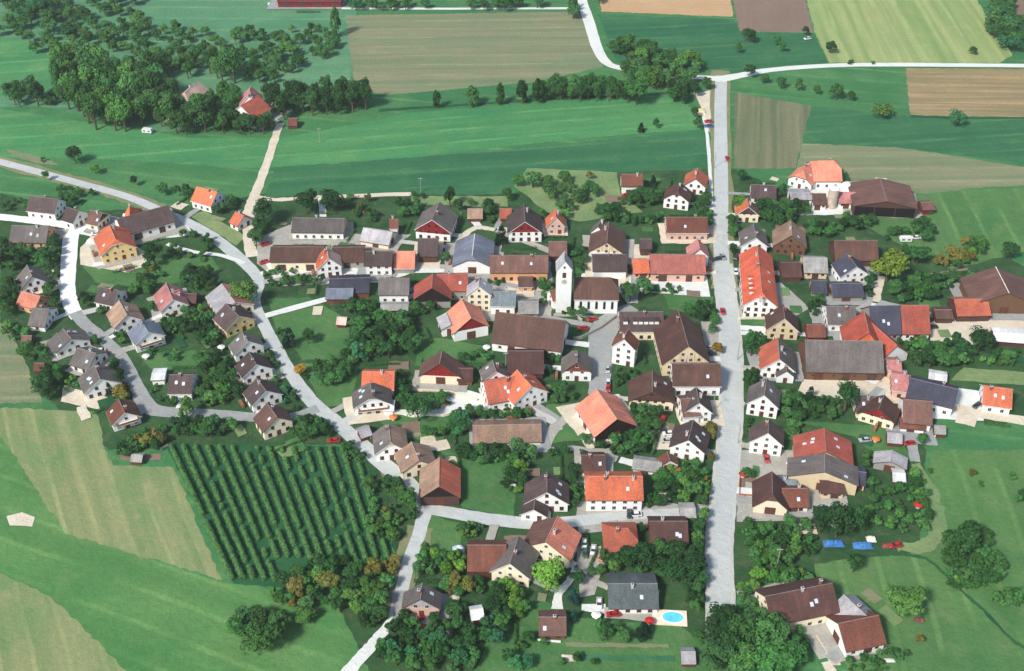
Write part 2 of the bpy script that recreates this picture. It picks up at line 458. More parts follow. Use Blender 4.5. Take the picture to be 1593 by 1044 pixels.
ribbon('road', [(1119, 124), (1150, 118), (1200, 109), (1290, 102.5), (1400, 101), (1640, 103)], [7, 6, 5, 4.6, 4.6, 4.6], M_CONC)
ribbon('road', [(895, -30), (905, 0), (918, 40), (929, 75), (943, 97), (965, 106), (1030, 118), (1095, 121), (1122, 124)], [6, 6, 6.5, 6, 5.5, 5, 5, 5, 7], M_CONC)
ribbon('road', [(-40, 242), (0, 252), (60, 268), (130, 287), (200, 307), (250, 328), (290, 345), (330, 368), (370, 400), (402, 435), (396, 470), (408, 500), (430, 542), (457, 588), (488, 628), (520, 655), (560, 690), (600, 725), (640, 757), (660, 785), (655, 820), (635, 880), (613, 966)],
    [4.6, 4.6, 4.8, 4.6, 4.6, 4.6, 4.8, 5.4, 5.6, 4.6, 4.6, 4.8, 4.8, 5, 5.4, 5.6, 5.6, 6, 5.6, 5, 4.4, 4.2, 4], M_ASPH)
ribbon('street', [(655, 790), (700, 798), (760, 808), (830, 815), (890, 812), (940, 806), (1010, 800), (1115, 796)], [4.5, 5, 5.2, 5.2, 4.8, 4.5, 4, 4.5], M_ASPH)
ribbon('street', [(114, 350), (109, 380), (107, 410), (105, 450), (112, 478), (122, 494)], [6.6, 6.6, 6.4, 6.2, 6, 5.6], M_WHITE)
ribbon('street', [(117, 486), (132, 504), (152, 520), (188, 555), (210, 596), (228, 630), (255, 641), (330, 644), (400, 650), (450, 650), (495, 636)], [5.2, 5.0, 4.8, 4.8, 5.0, 6.2, 5.5, 4.6, 4.8, 4.5, 4.5], M_ASPHD)
ribbon('street', [(-30, 335), (20, 340), (70, 346), (115, 353), (170, 366)], 4.8, M_WHITE)
ribbon('dirt_road', [(392, 400), (386, 355), (389, 330), (395, 308), (410, 270), (425, 225), (436, 192)], [5, 5, 6, 5, 4.2, 4, 3.8], M_SAND, amp=.3)
ribbon('path', [(398, 306), (430, 311), (500, 307), (640, 302)], 3, M_SAND, amp=.3)
ribbon('path', [(420, 4), (440, 11), (600, 14), (905, 13)], 3, M_CONC, amp=.3)
ribbon('street', [(985, 478), (962, 492), (940, 512), (934, 545), (934, 580), (930, 615)], [6, 9, 11, 9, 8, 7], M_ASPHD)
ribbon('path', [(700, 425), (707, 395), (718, 372), (740, 355), (770, 358)], 3, M_SAND, amp=.25)
ribbon('path', [(842, 700), (862, 668), (888, 648), (930, 625)], [6, 4.5, 3.5, 3], M_GRAVEL, amp=.5)
ribbon('path', [(842, 700), (900, 700), (960, 715)], 2.6, M_GRAVEL, amp=.5)
ribbon('path', [(525, 1065), (548, 1038), (575, 1008), (592, 988), (614, 964)], [4, 4, 3.6, 3.4, 3.4], M_CONC, amp=.2)
ribbon('path', [(898, 885), (885, 905), (869, 925), (867, 948)], [3, 2.2, 2.4, 3.5], M_CONC, amp=.15)
ribbon('path', [(1424, 722), (1445, 752), (1458, 785), (1462, 820), (1440, 850), (1395, 852)], [2.5, 3, 3.5, 4.5, 5, 3], M_PALE, amp=.6)
ribbon('path', [(1372, 600), (1400, 606), (1440, 618), (1500, 638), (1560, 650), (1640, 662)], [4.5, 4, 4, 5, 5, 5], M_SAND, amp=.2)
ribbon('path', [(1362, 470), (1366, 450), (1372, 430)], 3.4, M_SAND, amp=.3)
ribbon('path', [(1094, 180), (1100, 210), (1104, 260), (1108, 330)], 1.6, M_CONC)
ribbon('path', [(1285, 1030), (1300, 1060), (1310, 1090)], 3, M_SAND)
ribbon('path', [(260, 380), (300, 392), (345, 398), (380, 410)], 2.2, M_CONC)
ribbon('stream', [(1330, 855), (1400, 862), (1440, 870), (1466, 890), (1490, 915), (1530, 950), (1580, 1000), (1640, 1030)], 1.1, M_ORCH, amp=.3, reg=False)
ribbon('stream', [(590, 172), (700, 165), (800, 158), (960, 149), (1085, 142)], 2.5, M_ORCH, amp=.4, reg=False)
ribbon('stream', [(1416, 181), (1470, 183), (1620, 184)], 2.0, M_ORCH, amp=.4, reg=False)

# ------------------------------------------------------------ buildings
C = dict(dk=(82, 66, 64), gy=(104, 96, 92), dg=(90, 98, 98), drb=(104, 40, 44), lg=(166, 162, 164), br=(92, 64, 54), rb=(118, 70, 54), mv=(112, 80, 70), pk=(182, 118, 112), rd=(160, 78, 62),
         og=(212, 108, 70), sal=(222, 130, 102), open_gable_shade=(36, 24, 24), terr=(196, 90, 60), brd=(178, 82, 62), dpk=(156, 90, 78), sl=(64, 64, 78), bg=(112, 118, 132), tan=(156, 126, 104), pl=(84, 56, 50), wh=(236, 236, 232), cr=(236, 224, 194),  # the near-black entry paints the shade inside open gables
         ye=(238, 204, 136), be=(214, 194, 160), gr=(150, 148, 142), pw=(214, 176, 160), dw=(84, 60, 54), ow=(218, 164, 118), mr=(128, 34, 36), bw=(110, 80, 60),
         wood=(96, 60, 46), tile=(184, 96, 70), tl=(122, 134, 138))
LAND = []        # (position, label) of every building: used to say where a tree stands
FOOT = []        # footprints, kept free of plants
M_GLASS = flat('window_glass', (34, 40, 48), .25, .1, spec=.5)
M_FRAME = flat('window_frame', (205, 200, 190))
M_FRAMEB = flat('brown_frame', (120, 80, 56))
M_DOORM = {k: boardmat(C[k]) for k in ('wood', 'mr', 'dw')}
M_DARK = flat('dark_parts_and_bay_shade', (26, 20, 22))  # also paints the shade of the open barn bay
M_TRIMW = flat('white_verge_board', (220, 218, 212))
M_TRIMB = flat('brown_verge_board', (92, 66, 54))
M_STACK = flat('chimney_render', (186, 176, 164))
M_STACKR = flat('chimney_brick', (142, 84, 66))
M_RAIL = boardmat((142, 100, 70))
M_SKY = flat('skylight_glass', (196, 208, 216), .3, .1, spec=.6)
M_METAL = flat('sheet_metal', (184, 186, 188), .5, .1)

def wdw(w_, h_, fm, nm='window'):
    key = ('win', w_, h_, fm.name)
    if key not in _mc:
        a = MB(); b = MB()
        t = .12
        a.box(-w_ / 2 - t, w_ / 2 + t, -.01, .05, -h_ / 2 - t, h_ / 2 + t)
        a.box(-w_ / 2 - t - .06, w_ / 2 + t + .06, -.01, .16, -h_ / 2 - t - .1, -h_ / 2 - t + .02)
        b.box(-w_ / 2, -.04, .0, .08, -h_ / 2, h_ / 2); b.box(.04, w_ / 2, .0, .08, -h_ / 2, h_ / 2)
        _mc[key] = (a.mesh('window', [fm]), b.mesh('pane', [M_GLASS]))
    return _mc[key]
def put_window(root, mloc, rz, size, fm):
    fr, pn = wdw(*size, fm)
    o = link('window', fr, root, mloc, rz)
    link('pane', pn, o)
def face_cam(p, nrm):
    d = Vector((0, 0, CH)) - p
    d.normalize()
    return nrm.dot(d) > -.05

def block(root, rp, b, wall, typ, rnd):
    """one gabled block: ridge from A (near or left end) to B; returns centre, angle, size"""
    ax, ay, bx, by, wd, he, hr, rc = b[:8]
    o = b[8] if len(b) > 8 else {}
    A, B = G(ax, ay, hr), G(bx, by, hr)
    A.z = B.z = 0
    ctr = (A + B) / 2
    d = A - B
    ang = math.atan2(d.y, d.x)        # local +x points to the A end
    L = max(d.length, 4.0)
    ov = o.get('ov', .55)
    hA, hB = o.get('hip', (0, 0))
    loc = ctr - rp
    W = wd / 2
    E = W + ov
    tan_ = (hr - he) / W
    ze = he - ov * tan_
    th = .28
    X = L / 2
    # walls
    m = MB()
    wx = X - .45
    for s in (1, -1):
        k = hA if s == 1 else hB
        zk = hr - k * (hr - he) - .2
        yk = W * k
        pts = [(s * wx, -s * W, -.3), (s * wx, s * W, -.3), (s * wx, s * W, he - .1)]
        if k >= .99: pts += [(s * wx, -s * W, he - .1)]
        elif k > 0: pts += [(s * wx, s * yk, zk), (s * wx, -s * yk, zk), (s * wx, -s * W, he - .1)]
        else: pts += [(s * wx, 0, zk), (s * wx, -s * W, he - .1)]
        m.poly(pts)
        m.poly([(s * -wx, s * -W, -.3), (s * wx, s * -W, -.3), (s * wx, s * -W, he - .1), (s * -wx, s * -W, he - .1)])
    wm = C[o.get('wall', wall)] if isinstance(o.get('wall', wall), str) else wall
    link('wall', m.mesh('wall', [wallmat(wm)]), root, loc, ang)
    # plinth
    # roof
    m = MB()
    trim = M_TRIMB if rnd.random() < .45 or typ == 'b' else M_TRIMW
    rA, rB = X - hA * W, -(X - hB * W)
    if rA < rB + .4: rA = rB = (rA + rB) / 2; rA += .2; rB -= .2
    up = []
    for s in (1, -1):
        pl = [(-X, s * E, ze), (X, s * E, ze)]
        if hA > 0 and hA < .99: pl.append((X, s * E * hA, hr - hA * (hr - ze)))
        pl.append((rA, 0, hr)); pl.append((rB, 0, hr))
        if hB > 0 and hB < .99: pl.append((-X, s * E * hB, hr - hB * (hr - ze)))
        if s == -1: pl = pl[::-1]
        up.append((pl, 0 if s == 1 else 2))
    for s, k, r in ((1, hA, rA), (-1, hB, rB)):
        if k > 0:
            z = hr - k * (hr - ze)
            pl = [(s * X, -E * k, z), (s * X, E * k, z), (r, 0, hr)]
            up.append((pl if s == 1 else pl[::-1], 0))
    edge = {}
    for pl, mi in up:
        m.poly(pl, mi)
        m.poly([(x, y, z - th) for x, y, z in pl[::-1]], 1)
        for i in range(len(pl)):
            a_, b_ = pl[i], pl[(i + 1) % len(pl)]
            key = tuple(sorted([tuple(round(v, 3) for v in a_), tuple(round(v, 3) for v in b_)]))
            edge.setdefault(key, []).append((a_, b_))
    for e in edge.values():
        if len(e) == 1:
            a_, b_ = e[0]
            m.poly([a_, (a_[0], a_[1], a_[2] - th), (b_[0], b_[1], b_[2] - th), b_], 1)
    m.tube((rB, 0, hr + .02), (rA, 0, hr + .02), .16, .16, 6, 3)
    ridge = flat('ridge_tiles', tuple(int(v * .5 + 75) for v in C[rc]))
    if 'rt' in o: ridge = flat('ridge_tiles_pale', (222, 214, 204))
    rc2 = o.get('rc2', rc)
    roof = link('roof', m.mesh('roof', [roofmat(C[rc]), trim, roofmat(C[rc2]), ridge]), root, loc, ang)
    rot = Matrix.Rotation(ang, 3, 'Z')
    def wl(x, y, z): return loc + rot @ Vector((x, y, z))
    # chimney, skylights
    nch = o.get('ch', 1 if typ == 'h' else 0)
    for i in range(nch):
        cx = rnd.uniform(-.25, .25) * L + (i - (nch - 1) / 2) * L * .35
        cy = rnd.choice((-1, 1)) * rnd.uniform(.3, 1.2)
        c = MB()
        zt = hr + .9
        c.box(cx - .38, cx + .38, cy - .38, cy + .38, hr - abs(cy) * tan_ - 1.1, zt, 0)
        c.box(cx - .48, cx + .48, cy - .48, cy + .48, zt, zt + .14, 1)
        c.box(cx - .2, cx + .2, cy - .2, cy + .2, zt + .14, zt + .3, 2)
        link('chimney', c.mesh('chimney', [M_STACK if rnd.random() < .5 else M_STACKR, M_METAL, M_DARK]), roof)
    sides = [s for s in (1, -1) if face_cam(ctr, rot @ Vector((0, s, .9)))]
    for i in range(o.get('sk', 1 if (typ == 'h' and rnd.random() < .55) else 0)):
        s = min(sides, key=lambda q: (rot @ Vector((0, q, 0))).y) if sides and rnd.random() < .75 else rnd.choice((1, -1))
        t = rnd.uniform(.35, .65)
        x0 = rnd.uniform(-.33, .33) * L
        y0 = s * E * t
        z0 = hr - t * (hr - ze)
        c = MB()
        hw, hl = .5, .65
        nx = Vector((0, s * (hr - ze), E)).normalized()
        tx = Vector((0, s * E, -(hr - ze))).normalized()
        q = [Vector((x0 + i1 * hw, y0, z0)) + tx * j1 * hl for i1, j1 in ((-1, -1), (1, -1), (1, 1), (-1, 1))]
        lo = [p - nx * .05 for p in q]; hi = [p + nx * .12 for p in q]
        c.poly(hi, 0)
        for a_ in range(4): c.poly([lo[a_], lo[(a_ + 1) % 4], hi[(a_ + 1) % 4], hi[a_]], 1)
        link('skylight', c.mesh('skylight', [M_SKY, M_METAL]), roof)
    for x0, s, wd_ in o.get('dorm', []):
        t = .62
        y0 = s * E * t; z0 = hr - t * (hr - ze); zt = z0 + 1.5
        yb = s * E * (t - 1.5 / (hr - ze)) if hr - ze > 1.6 else 0
        c = MB()
        h_ = wd_ / 2
        xx = x0 * L
        c.box(xx - h_, xx + h_, min(y0, 0 + yb), max(y0, yb), z0 - .6, zt, 0)
        c.box(xx - h_ - .2, xx + h_ + .2, min(y0 + s * .3, yb - s * .4), max(y0 + s * .3, yb - s * .4), zt, zt + .16, 1)
        do = link('dormer', c.mesh('dormer', [wallmat(C['wh']), roofmat(C[rc])]), roof)
    # openings
    fm = M_FRAMEB if rnd.random() < .5 else M_FRAME
    if typ == 'h' and not o.get('nowin'):
        for s in (1, -1):
            nrm = rot @ Vector((s, 0, 0))
            if not face_cam(ctr, nrm): continue
            rz = ang + (-math.pi / 2 if s == 1 else math.pi / 2)
            z = 1.5
            lvl = 0
            while z < hr - 1.6:
                half = W if z + .9 < he else W * (hr - z - 1.0) / (hr - he)
                n_ = int((half * 2 - .8) / 2.7)
                if n_ < 1 and half > 1.0: n_ = 1
                n_ = min(n_, 4)
                for i in range(n_):
                    y = (i - (n_ - 1) / 2) * (half * 2 - .6) / max(n_, 1)
                    if lvl == 0 and i == n_ // 2 and s == 1:
                        dm = _mc.setdefault('door', None)
                        if dm is None:
                            q = MB(); q.box(-.6, .6, -.01, .1, -1.1, 1.1); q.box(-.75, .75, -.01, .05, -1.2, 1.25)
                            dm = _mc['door'] = q.mesh('door', [M_DOORM['wood']])
                        link('door', dm, root, wl(s * wx, y, 1.1), rz)
                    else:
                        put_window(root, wl(s * wx, y, z), rz, (1.1, 1.25) if z + .9 < he else (.9, 1.0), fm)
                z += 2.75; lvl += 1
        for s in (1, -1):
            nrm = rot @ Vector((0, s, 0))
            if not face_cam(ctr, nrm): continue
            rz = ang + (0 if s == 1 else math.pi)
            z = 1.5
            while z < he - .9:
                n_ = max(1, min(9, int((2 * wx - 1) / 3.0)))
                for i in range(n_):
                    x = (i - (n_ - 1) / 2) * (2 * wx - .8) / n_
                    put_window(root, wl(x, s * W, z), rz, (1.1, 1.25), fm)
                z += 2.75
    if typ == 'b' or 'gate' in o:
        gc = o.get('gate', 'wood')
        q = MB()
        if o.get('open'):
            # an open front: near-black panel paints the shade of the bay, behind posts
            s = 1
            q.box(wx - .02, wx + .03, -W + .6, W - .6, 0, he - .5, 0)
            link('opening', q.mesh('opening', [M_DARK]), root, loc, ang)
            for y in (-W * .33, W * .33):
                p = MB(); p.box(wx + .03, wx + .25, y - .14, y + .14, 0, he - .3)
                link('post', p.mesh('post', [M_DOORM['wood']]), root, loc, ang)
        elif face_cam(ctr, rot @ Vector((1, 0, 0))):
            q.box(wx - .02, wx + .1, -1.7, 1.7, 0, min(3.4, he - .3), 0)
            link('barn_door', q.mesh('barn_door', [M_DOORM[gc]]), root, loc, ang)
        s = 1 if (rot @ Vector((0, 1, 0))).y < 0 else -1
        n_ = max(1, int(2 * wx / 9))
        for i in range(n_):
            x = (i - (n_ - 1) / 2) * (2 * wx) / n_ + rnd.uniform(-1, 1)
            q = MB(); y0 = s * W
            hw = rnd.choice((1.3, 1.7))
            q.box(x - hw, x + hw, min(y0 - .02 * s, y0 + .1 * s), max(y0 - .02 * s, y0 + .1 * s), 0, min(3.2, he - .4), 0)
            link('barn_door', q.mesh('barn_door', [M_DOORM[rnd.choice((gc, gc, 'dw'))]]), root, loc, ang)
        for i in range(n_ + 1):
            x = (i - n_ / 2) * (2 * wx) / (n_ + .6)
            if he > 3: put_window(root, wl(x, s * W, min(he - .9, 2.2)), ang + (0 if s == 1 else math.pi), (.9, .7), M_FRAMEB)
    if 'gb' in o:        # boarded gable, or near-black panel painting the shade of an open one
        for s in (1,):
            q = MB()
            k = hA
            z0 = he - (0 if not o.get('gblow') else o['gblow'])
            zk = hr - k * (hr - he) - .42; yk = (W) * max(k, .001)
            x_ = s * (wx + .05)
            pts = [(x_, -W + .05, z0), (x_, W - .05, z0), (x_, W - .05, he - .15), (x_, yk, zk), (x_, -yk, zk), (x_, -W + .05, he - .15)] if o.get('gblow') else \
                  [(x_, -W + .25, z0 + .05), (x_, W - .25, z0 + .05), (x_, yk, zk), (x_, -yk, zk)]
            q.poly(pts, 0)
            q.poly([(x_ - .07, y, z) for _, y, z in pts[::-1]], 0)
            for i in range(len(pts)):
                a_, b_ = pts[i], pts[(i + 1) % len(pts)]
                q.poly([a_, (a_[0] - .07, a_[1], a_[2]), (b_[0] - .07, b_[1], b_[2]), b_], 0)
            link('gable_boarding_and_shade', q.mesh('gable_boarding_and_shade', [boardmat(C[o['gb']])]), root, loc, ang)
    if o.get('bal'):
        q = MB()
        z0 = 2.75
        bw = W * .8
        q.box(wx, wx + 1.5, -bw, bw, z0 - .2, z0, 0)
        for y0, y1, x0, x1 in ((-bw, bw, wx + 1.42, wx + 1.5), (-bw, -bw + .08, wx, wx + 1.42), (bw - .08, bw, wx, wx + 1.42)):
            q.box(x0, x1, y0, y1, z0, z0 + .95, 1)
        link('balcony', q.mesh('balcony', [wallmat(C['wh']), M_RAIL]), root, loc, ang)
    FOOT.append((ctr.x, ctr.y, ang, X + .6, W + .8))
    return ctr

CNT = [0]
def house(label, wall, blocks, typ='h', name=None, cat=None):
    CNT[0] += 1
    rnd = random.Random(CNT[0] * 7 + 3)
    b = blocks[0]
    A, B = G(b[0], b[1], b[6]), G(b[2], b[3], b[6])
    rp = (A + B) / 2; rp.z = 0
    name = name or ('house' if typ == 'h' else 'barn')
    root = empty(name, rp)
    tag(root, label, cat or name.replace('_', ' '))
    for b in blocks: block(root, rp, b, wall, (b[8] if len(b) > 8 else {}).get('t', typ), rnd)
    LAND.append((rp, label))
    return root

HH = dict(hip=(.35, .35))
FH = dict(hip=(1, 1))
H = house
# --- far left
H('dark-roofed white house at the upper left edge', 'wh', [(46, 305, 91, 310, 10, 4, 8, 'dk')])
H('small dark house with white V-shaped gable', 'wh', [(123, 328, 104, 322, 9, 4, 7.5, 'dk')])
H('small brown-roofed cottage beside white V-gable house', 'cr', [(159, 331, 140, 327, 9, 3.5, 7, 'mv', dict(gb='dw'))])
H('long grey bungalow with orange front at left edge', 'ow', [(18, 351, 76, 352, 12, 3, 7, 'gy', dict(sk=3))])
H('long dark-roofed farm building with red garage doors', 'wh', [(181, 341, 262, 319, 14, 4.5, 8.5, 'dk', dict(gate='mr', ch=1))], 'b')
H('orange hipped roof behind the long dark farm building', 'wh', [(194, 320, 208, 322, 10, 4, 8, 'og', FH)])
H('bright orange-red roofed new house on bare sand', 'ye', [(181, 375, 169, 347, 14, 5, 10, 'og', dict(hip=(.3, .3)))])
H('grey-roofed white house left of the pale street', 'wh', [(50, 430, 42, 412, 9.5, 4, 8, 'gy', dict(sk=1))])
H('salmon-roofed narrow house among dark garden trees', 'ow', [(33, 453, 63, 461, 8, 3.5, 6.5, 'sal')])
H('olive-grey roofed house with low white front wall', 'wh', [(50, 479, 77, 481, 12, 3, 6.5, 'gy', dict(sk=0))])
H('wide grey-roofed house with paired white gables', 'wh', [(111, 527, 98, 511, 13, 3.2, 6.5, 'gy', dict(sk=2)), (98, 534, 88, 518, 8, 2.8, 5, 'gy', dict(ch=0))])
H('grey-brown house with orange canopy by street bend', 'wh', [(120, 541, 150, 550, 11, 3.2, 6.5, 'gy', dict(sk=1))])
H('large olive-roofed white house with dark conifer at gable', 'wh', [(156, 590, 146, 566, 12.5, 4, 8, 'gy', dict(sk=3))])
H('dark grey roofed house right of the pale street', 'wh', [(155, 446, 184, 452, 10, 3.5, 7, 'dk')])
H('tan-roofed white house on the street bend', 'wh', [(198, 490, 185, 467, 11, 4, 8, 'tan')])
H('slate-roofed white house with pale front balcony', 'wh', [(231, 517, 219, 497, 11, 4.5, 8, 'bg', dict(bal=1))])
H('dusty pink roofed white house with dormer', 'wh', [(269, 466, 258, 440, 10.5, 4, 8, 'pk', dict(dorm=[(0, 1, 2)]))])
H('grey and pink roofed house beside the olive tree', 'cr', [(366, 470, 345, 441, 14, 3.5, 7, 'pk', dict(rc2='lg'))])
H('dark-roofed house with orange-yellow gable', 'ye', [(372, 492, 351, 472, 12, 4, 8, 'dk', dict(sk=2))])
H('grey-roofed white house, uppermost in the garden row', 'wh', [(386, 531, 376, 516, 11, 4, 8, 'gy', dict(sk=1))])
H('dark-roofed white house, middle of the garden row', 'wh', [(399, 567, 387, 547, 11, 4, 8, 'dk', dict(sk=1))])
H('dark-roofed white house, lowest white one of garden row', 'wh', [(414, 608, 399, 588, 11, 4, 8, 'dk', dict(sk=1))])
H('brown-roofed cream house above the orchard rows', 'cr', [(431, 649, 415, 627, 10.5, 4.5, 8.5, 'mv')])
H('brown-roofed house with dark red eaves and white garage', 'wh', [(263, 583, 301, 583, 11, 3.8, 7.5, 'dk', dict(gb='mr', sk=2)), (236, 581, 258, 580, 6, 2.6, 3.0, 'wh', dict(ch=0, nowin=1))])
H('red-brown roofed house at the field corner', 'wh', [(194, 642, 184, 620, 9.5, 3.6, 7.2, 'rb', dict(bal=1))])
H('orange-roofed house left of the farm track', 'wh', [(338, 299, 306, 290, 10.5, 4, 8, 'og')])
H('small rust-roofed cottage beside the farm track', 'wh', [(380, 336, 366, 329, 8, 3, 6, 'tile')])
H('long grey roof building with yellow end wall', 'wh', [(537, 340, 455, 339, 12, 4, 7, 'gy', dict(wall='wh', gb='ye', gblow=3, sk=0))])
H('pale grey roof barn with cream gable', 'cr', [(611, 361, 565, 354, 10, 3, 6, 'lg')], 'b')
H('long cream workshop with brown roof and dark gates', 'cr', [(505, 384, 421, 384, 12, 5, 8, 'br', dict(gate='dw'))], 'b')
H('white gabled chapel-like barn with one orange slope', 'wh', [(511, 402, 508, 384, 9.5, 5, 9.5, 'pw', dict(rc2='og'))])
H('brown roof wing behind the white gabled barn', 'gr', [(516, 385, 567, 384, 12, 3.6, 6.5, 'br', dict(gate='dw'))], 'b')
H('dark-roofed white terrace house with two storeys', 'wh', [(568, 391, 611, 391, 10, 5.4, 8.6, 'dk')])
H('salmon-roofed square outbuilding with pale walls', 'gr', [(613, 391, 646, 391, 12, 3, 7, 'sal', dict(ch=0, nowin=1))])
H('tall grey-roofed farmhouse with dark red gable', 'wh', [(672, 342, 684, 314, 15, 5, 10.5, 'gy', dict(gb='mr', gblow=1.5))])
H('black-brown barn in front of red-gabled farmhouse', 'dw', [(650, 371, 682, 371, 13, 4, 8, 'dk')], 'b')
H('blue-grey half-hipped barn with white front', 'wh', [(734, 402, 739, 362, 15.5, 4, 8, 'bg', dict(hip=(.25, .1), rt=1))], 'b')
H('small orange-roofed shed, left of two by meadow', 'dw', [(727, 325, 751, 325, 8, 2.4, 4.5, 'tan')], 'b', 'shed')
H('small brick-red shed, right of two by meadow', 'dw', [(777, 325, 796, 325, 8, 2.4, 4.5, 'tile')], 'b', 'shed')
H('grey-roofed tall house with red gable and white base', 'wh', [(817, 345, 815, 318, 14, 5, 10.5, 'dk', dict(gb='mr'))])
H('narrow orange-roofed house with pinkish gable', 'pw', [(865, 338, 864, 324, 7.5, 4.5, 9, 'og')])
H('small dark brown barn below narrow orange house', 'dw', [(853, 376, 882, 376, 11, 3.4, 6.5, 'mv')], 'b')
H('long mauve-brown roofed house with orange walls', 'ow', [(762, 398, 853, 398, 12.5, 5, 8.5, 'mv', dict(sk=2, ch=2)), (806, 431, 829, 431, 7, 3, 5, 'br', dict(ch=0))])
H('teal-grey roofed white house behind big brown barn', 'wh', [(763, 453, 803, 454, 10, 4.5, 7.5, 'tl')])
H('small grey flat-gabled outbuilding near church tower', 'gr', [(806, 469, 838, 469, 9, 2.8, 5, 'gr')], 'b', 'outbuilding')
H('tall cream house with narrow brown window strip', 'cr', [(745, 446, 746, 430, 9, 8, 12, 'lg')])
H('red-tiled barn with open dark gable and rear wing', 'gr', [(672, 448, 673, 426, 14, 5, 10, 'rd', dict(gb='open_gable_shade', gblow=2)), (679, 427, 728, 426, 12, 5, 8.5, 'rd', dict(t='h', sk=1))], 'b')
H('grey-roofed white house with twin chimneys', 'wh', [(589, 433, 637, 433, 11.5, 4.5, 8, 'gy', dict(ch=2, nowin=0))])
H('low blue-black workshop roofs beside gravel yard', 'rb', [(512, 434, 575, 432, 12, 3, 5.5, 'sl'), (507, 449, 550, 449, 8, 2.6, 4.4, 'bg')], 'b', 'workshop')
H('peach-roofed barn with dark red open gable', 'wh', [(733, 495, 718, 465, 13.5, 4.6, 10, 'sal', dict(gb='mr')), (702, 505, 694, 486, 7, 4, 5.5, 'lg')], 'b')
H('huge brown-roofed tithe barn with white right gable', 'wh', [(881, 499, 771, 485, 17, 4.5, 12, 'br')], 'b')
H('dark plum-roofed barn in front of tithe barn', 'dw', [(789, 546, 846, 546, 14, 3.6, 8, 'pl')], 'b')
H('white house with dark roof and rust-brown gable', 'wh', [(898, 564, 898, 541, 10.5, 4.4, 9, 'gy', dict(gb='rb', hip=(0, .3)))])
H('tall narrow white house beside the church square', 'wh', [(971, 528, 977, 512, 8.4, 8.5, 12.5, 'rb'), ])
H('grey roof building with a row of white dormers', 'cr', [(963, 485, 1032, 485, 12, 4.6, 9, 'dk', dict(dorm=[(-.34, 1, 1.6), (-.22, 1, 1.6), (-.1, 1, 1.6), (.02, 1, 1.6), (.14, 1, 1.6), (.36, 1, 1.6)]))])
H('massive plum-brown roofed inn with beige gable', 'be', [(1071, 538, 1055, 482, 17, 6, 14, 'br', dict(gb='be', rc2='pl'))])
H('long brown-roofed barn in front of the inn', 'wh', [(1121, 566, 1045, 566, 13, 5, 9.5, 'br', dict(t='h'))])
H('long pinkish-red roofed farm building near main road', 'pw', [(1097, 397, 1011, 396, 14, 4.4, 8.5, 'dpk', dict(gate='mr')), (983, 404, 1009, 403, 10, 3.6, 6.5, 'og')], 'b')
H('small white gable house with reddish roof by road', 'wh', [(1089, 387, 1085, 371, 8, 5, 9, 'pk')])
H('dark grey roofed white hall left of red farm', 'wh', [(921, 396, 975, 396, 12, 4.4, 8, 'dk', dict(nowin=1))])
H('mauve-brown roofed old farmhouse with beige gable', 'wh', [(944, 377, 947, 345, 14, 4, 9, 'mv', dict(gb='be')), (930, 352, 936, 341, 6, 5, 8.5, 'gy')])
H('dark red-brown long house with pinkish walls', 'pw', [(1036, 338, 1101, 338, 12, 4.4, 8, 'rb', dict(rc2='dk'))])
H('white house with short reddish roof at meadow edge', 'wh', [(966, 271, 1000, 271, 9, 4.5, 7.6, 'rb')])
H('white house with dark half-hipped roof', 'wh', [(1053, 299, 1058, 283, 11, 5, 9, 'pl', dict(hip=(.3, .3), sk=2))])
H('orange-roofed white house nearest meadow and road', 'wh', [(1082, 278, 1086, 261, 9.5, 4.4, 8.2, 'tile')])
# --- right of the road, upper
H('large salmon-roofed farmhouse with white walls', 'wh', [(1262, 250, 1308, 250, 16, 4.4, 10, 'sal', dict(hip=(.4, .4))), (1246, 270, 1262, 254, 11, 4, 8, 'sal', dict(hip=(.5, 0)))])
H('white flat farm garage with dark opening', 'wh', [(1228, 300, 1262, 300, 9, 4, 4.6, 'lg'), (1263, 301, 1285, 301, 9, 3.4, 6, 'mv'), (1303, 299, 1331, 299, 9, 3.4, 6, 'pk')], 'b', 'garage')
H('wide mauve-roofed barn with black open front', 'mr', [(1380, 313, 1369, 277, 27, 5.4, 8.5, 'mv', dict(open=1, wall='dw')), (1432, 315, 1452, 314, 7, 3, 4.4, 'mv')], 'b')
H('dark-roofed low house right of yellow tree', 'wh', [(1168, 287, 1208, 289, 10.5, 3.4, 6.5, 'dk')])
H('small gabled house with one orange roof slope', 'cr', [(1165, 322, 1163, 308, 9.5, 4, 8, 'mv', dict(rc2='og', gb='dw'))])
H('grey-roofed house behind the long orange terrace', 'wh', [(1176, 370, 1172, 348, 10.5, 4.5, 8.5, 'gy')])
H('long orange-roofed terrace with white half-hipped gable', 'wh', [(1186, 459, 1178, 380, 12.5, 6.4, 11.5, 'terr', dict(hip=(.3, .2), sk=2, ch=3, dorm=[(.08, -1, 1.3), (.17, -1, 1.3), (.26, -1, 1.3), (.35, -1, 1.3)]))])
H('brown gabled house with a red roof patch', 'bw', [(1232, 366, 1230, 342, 13, 4.4, 10, 'tan', dict(gb='bw'))])
H('dark maroon low barn beside the orange terrace', 'dw', [(1214, 408, 1246, 408, 11, 3, 6, 'pl')], 'b')
H('square grey-roofed outbuilding with pale wall', 'be', [(1249, 400, 1287, 401, 12, 3.4, 6.5, 'gr')], 'b', 'outbuilding')
H('long brown barn behind white slate-roofed house', 'dw', [(1297, 374, 1365, 374, 13, 4, 9, 'br')], 'b')
H('slate-roofed white house left of yellow tree crown', 'wh', [(1333, 415, 1318, 394, 11.5, 4.4, 8.6, 'sl', dict(sk=1))])
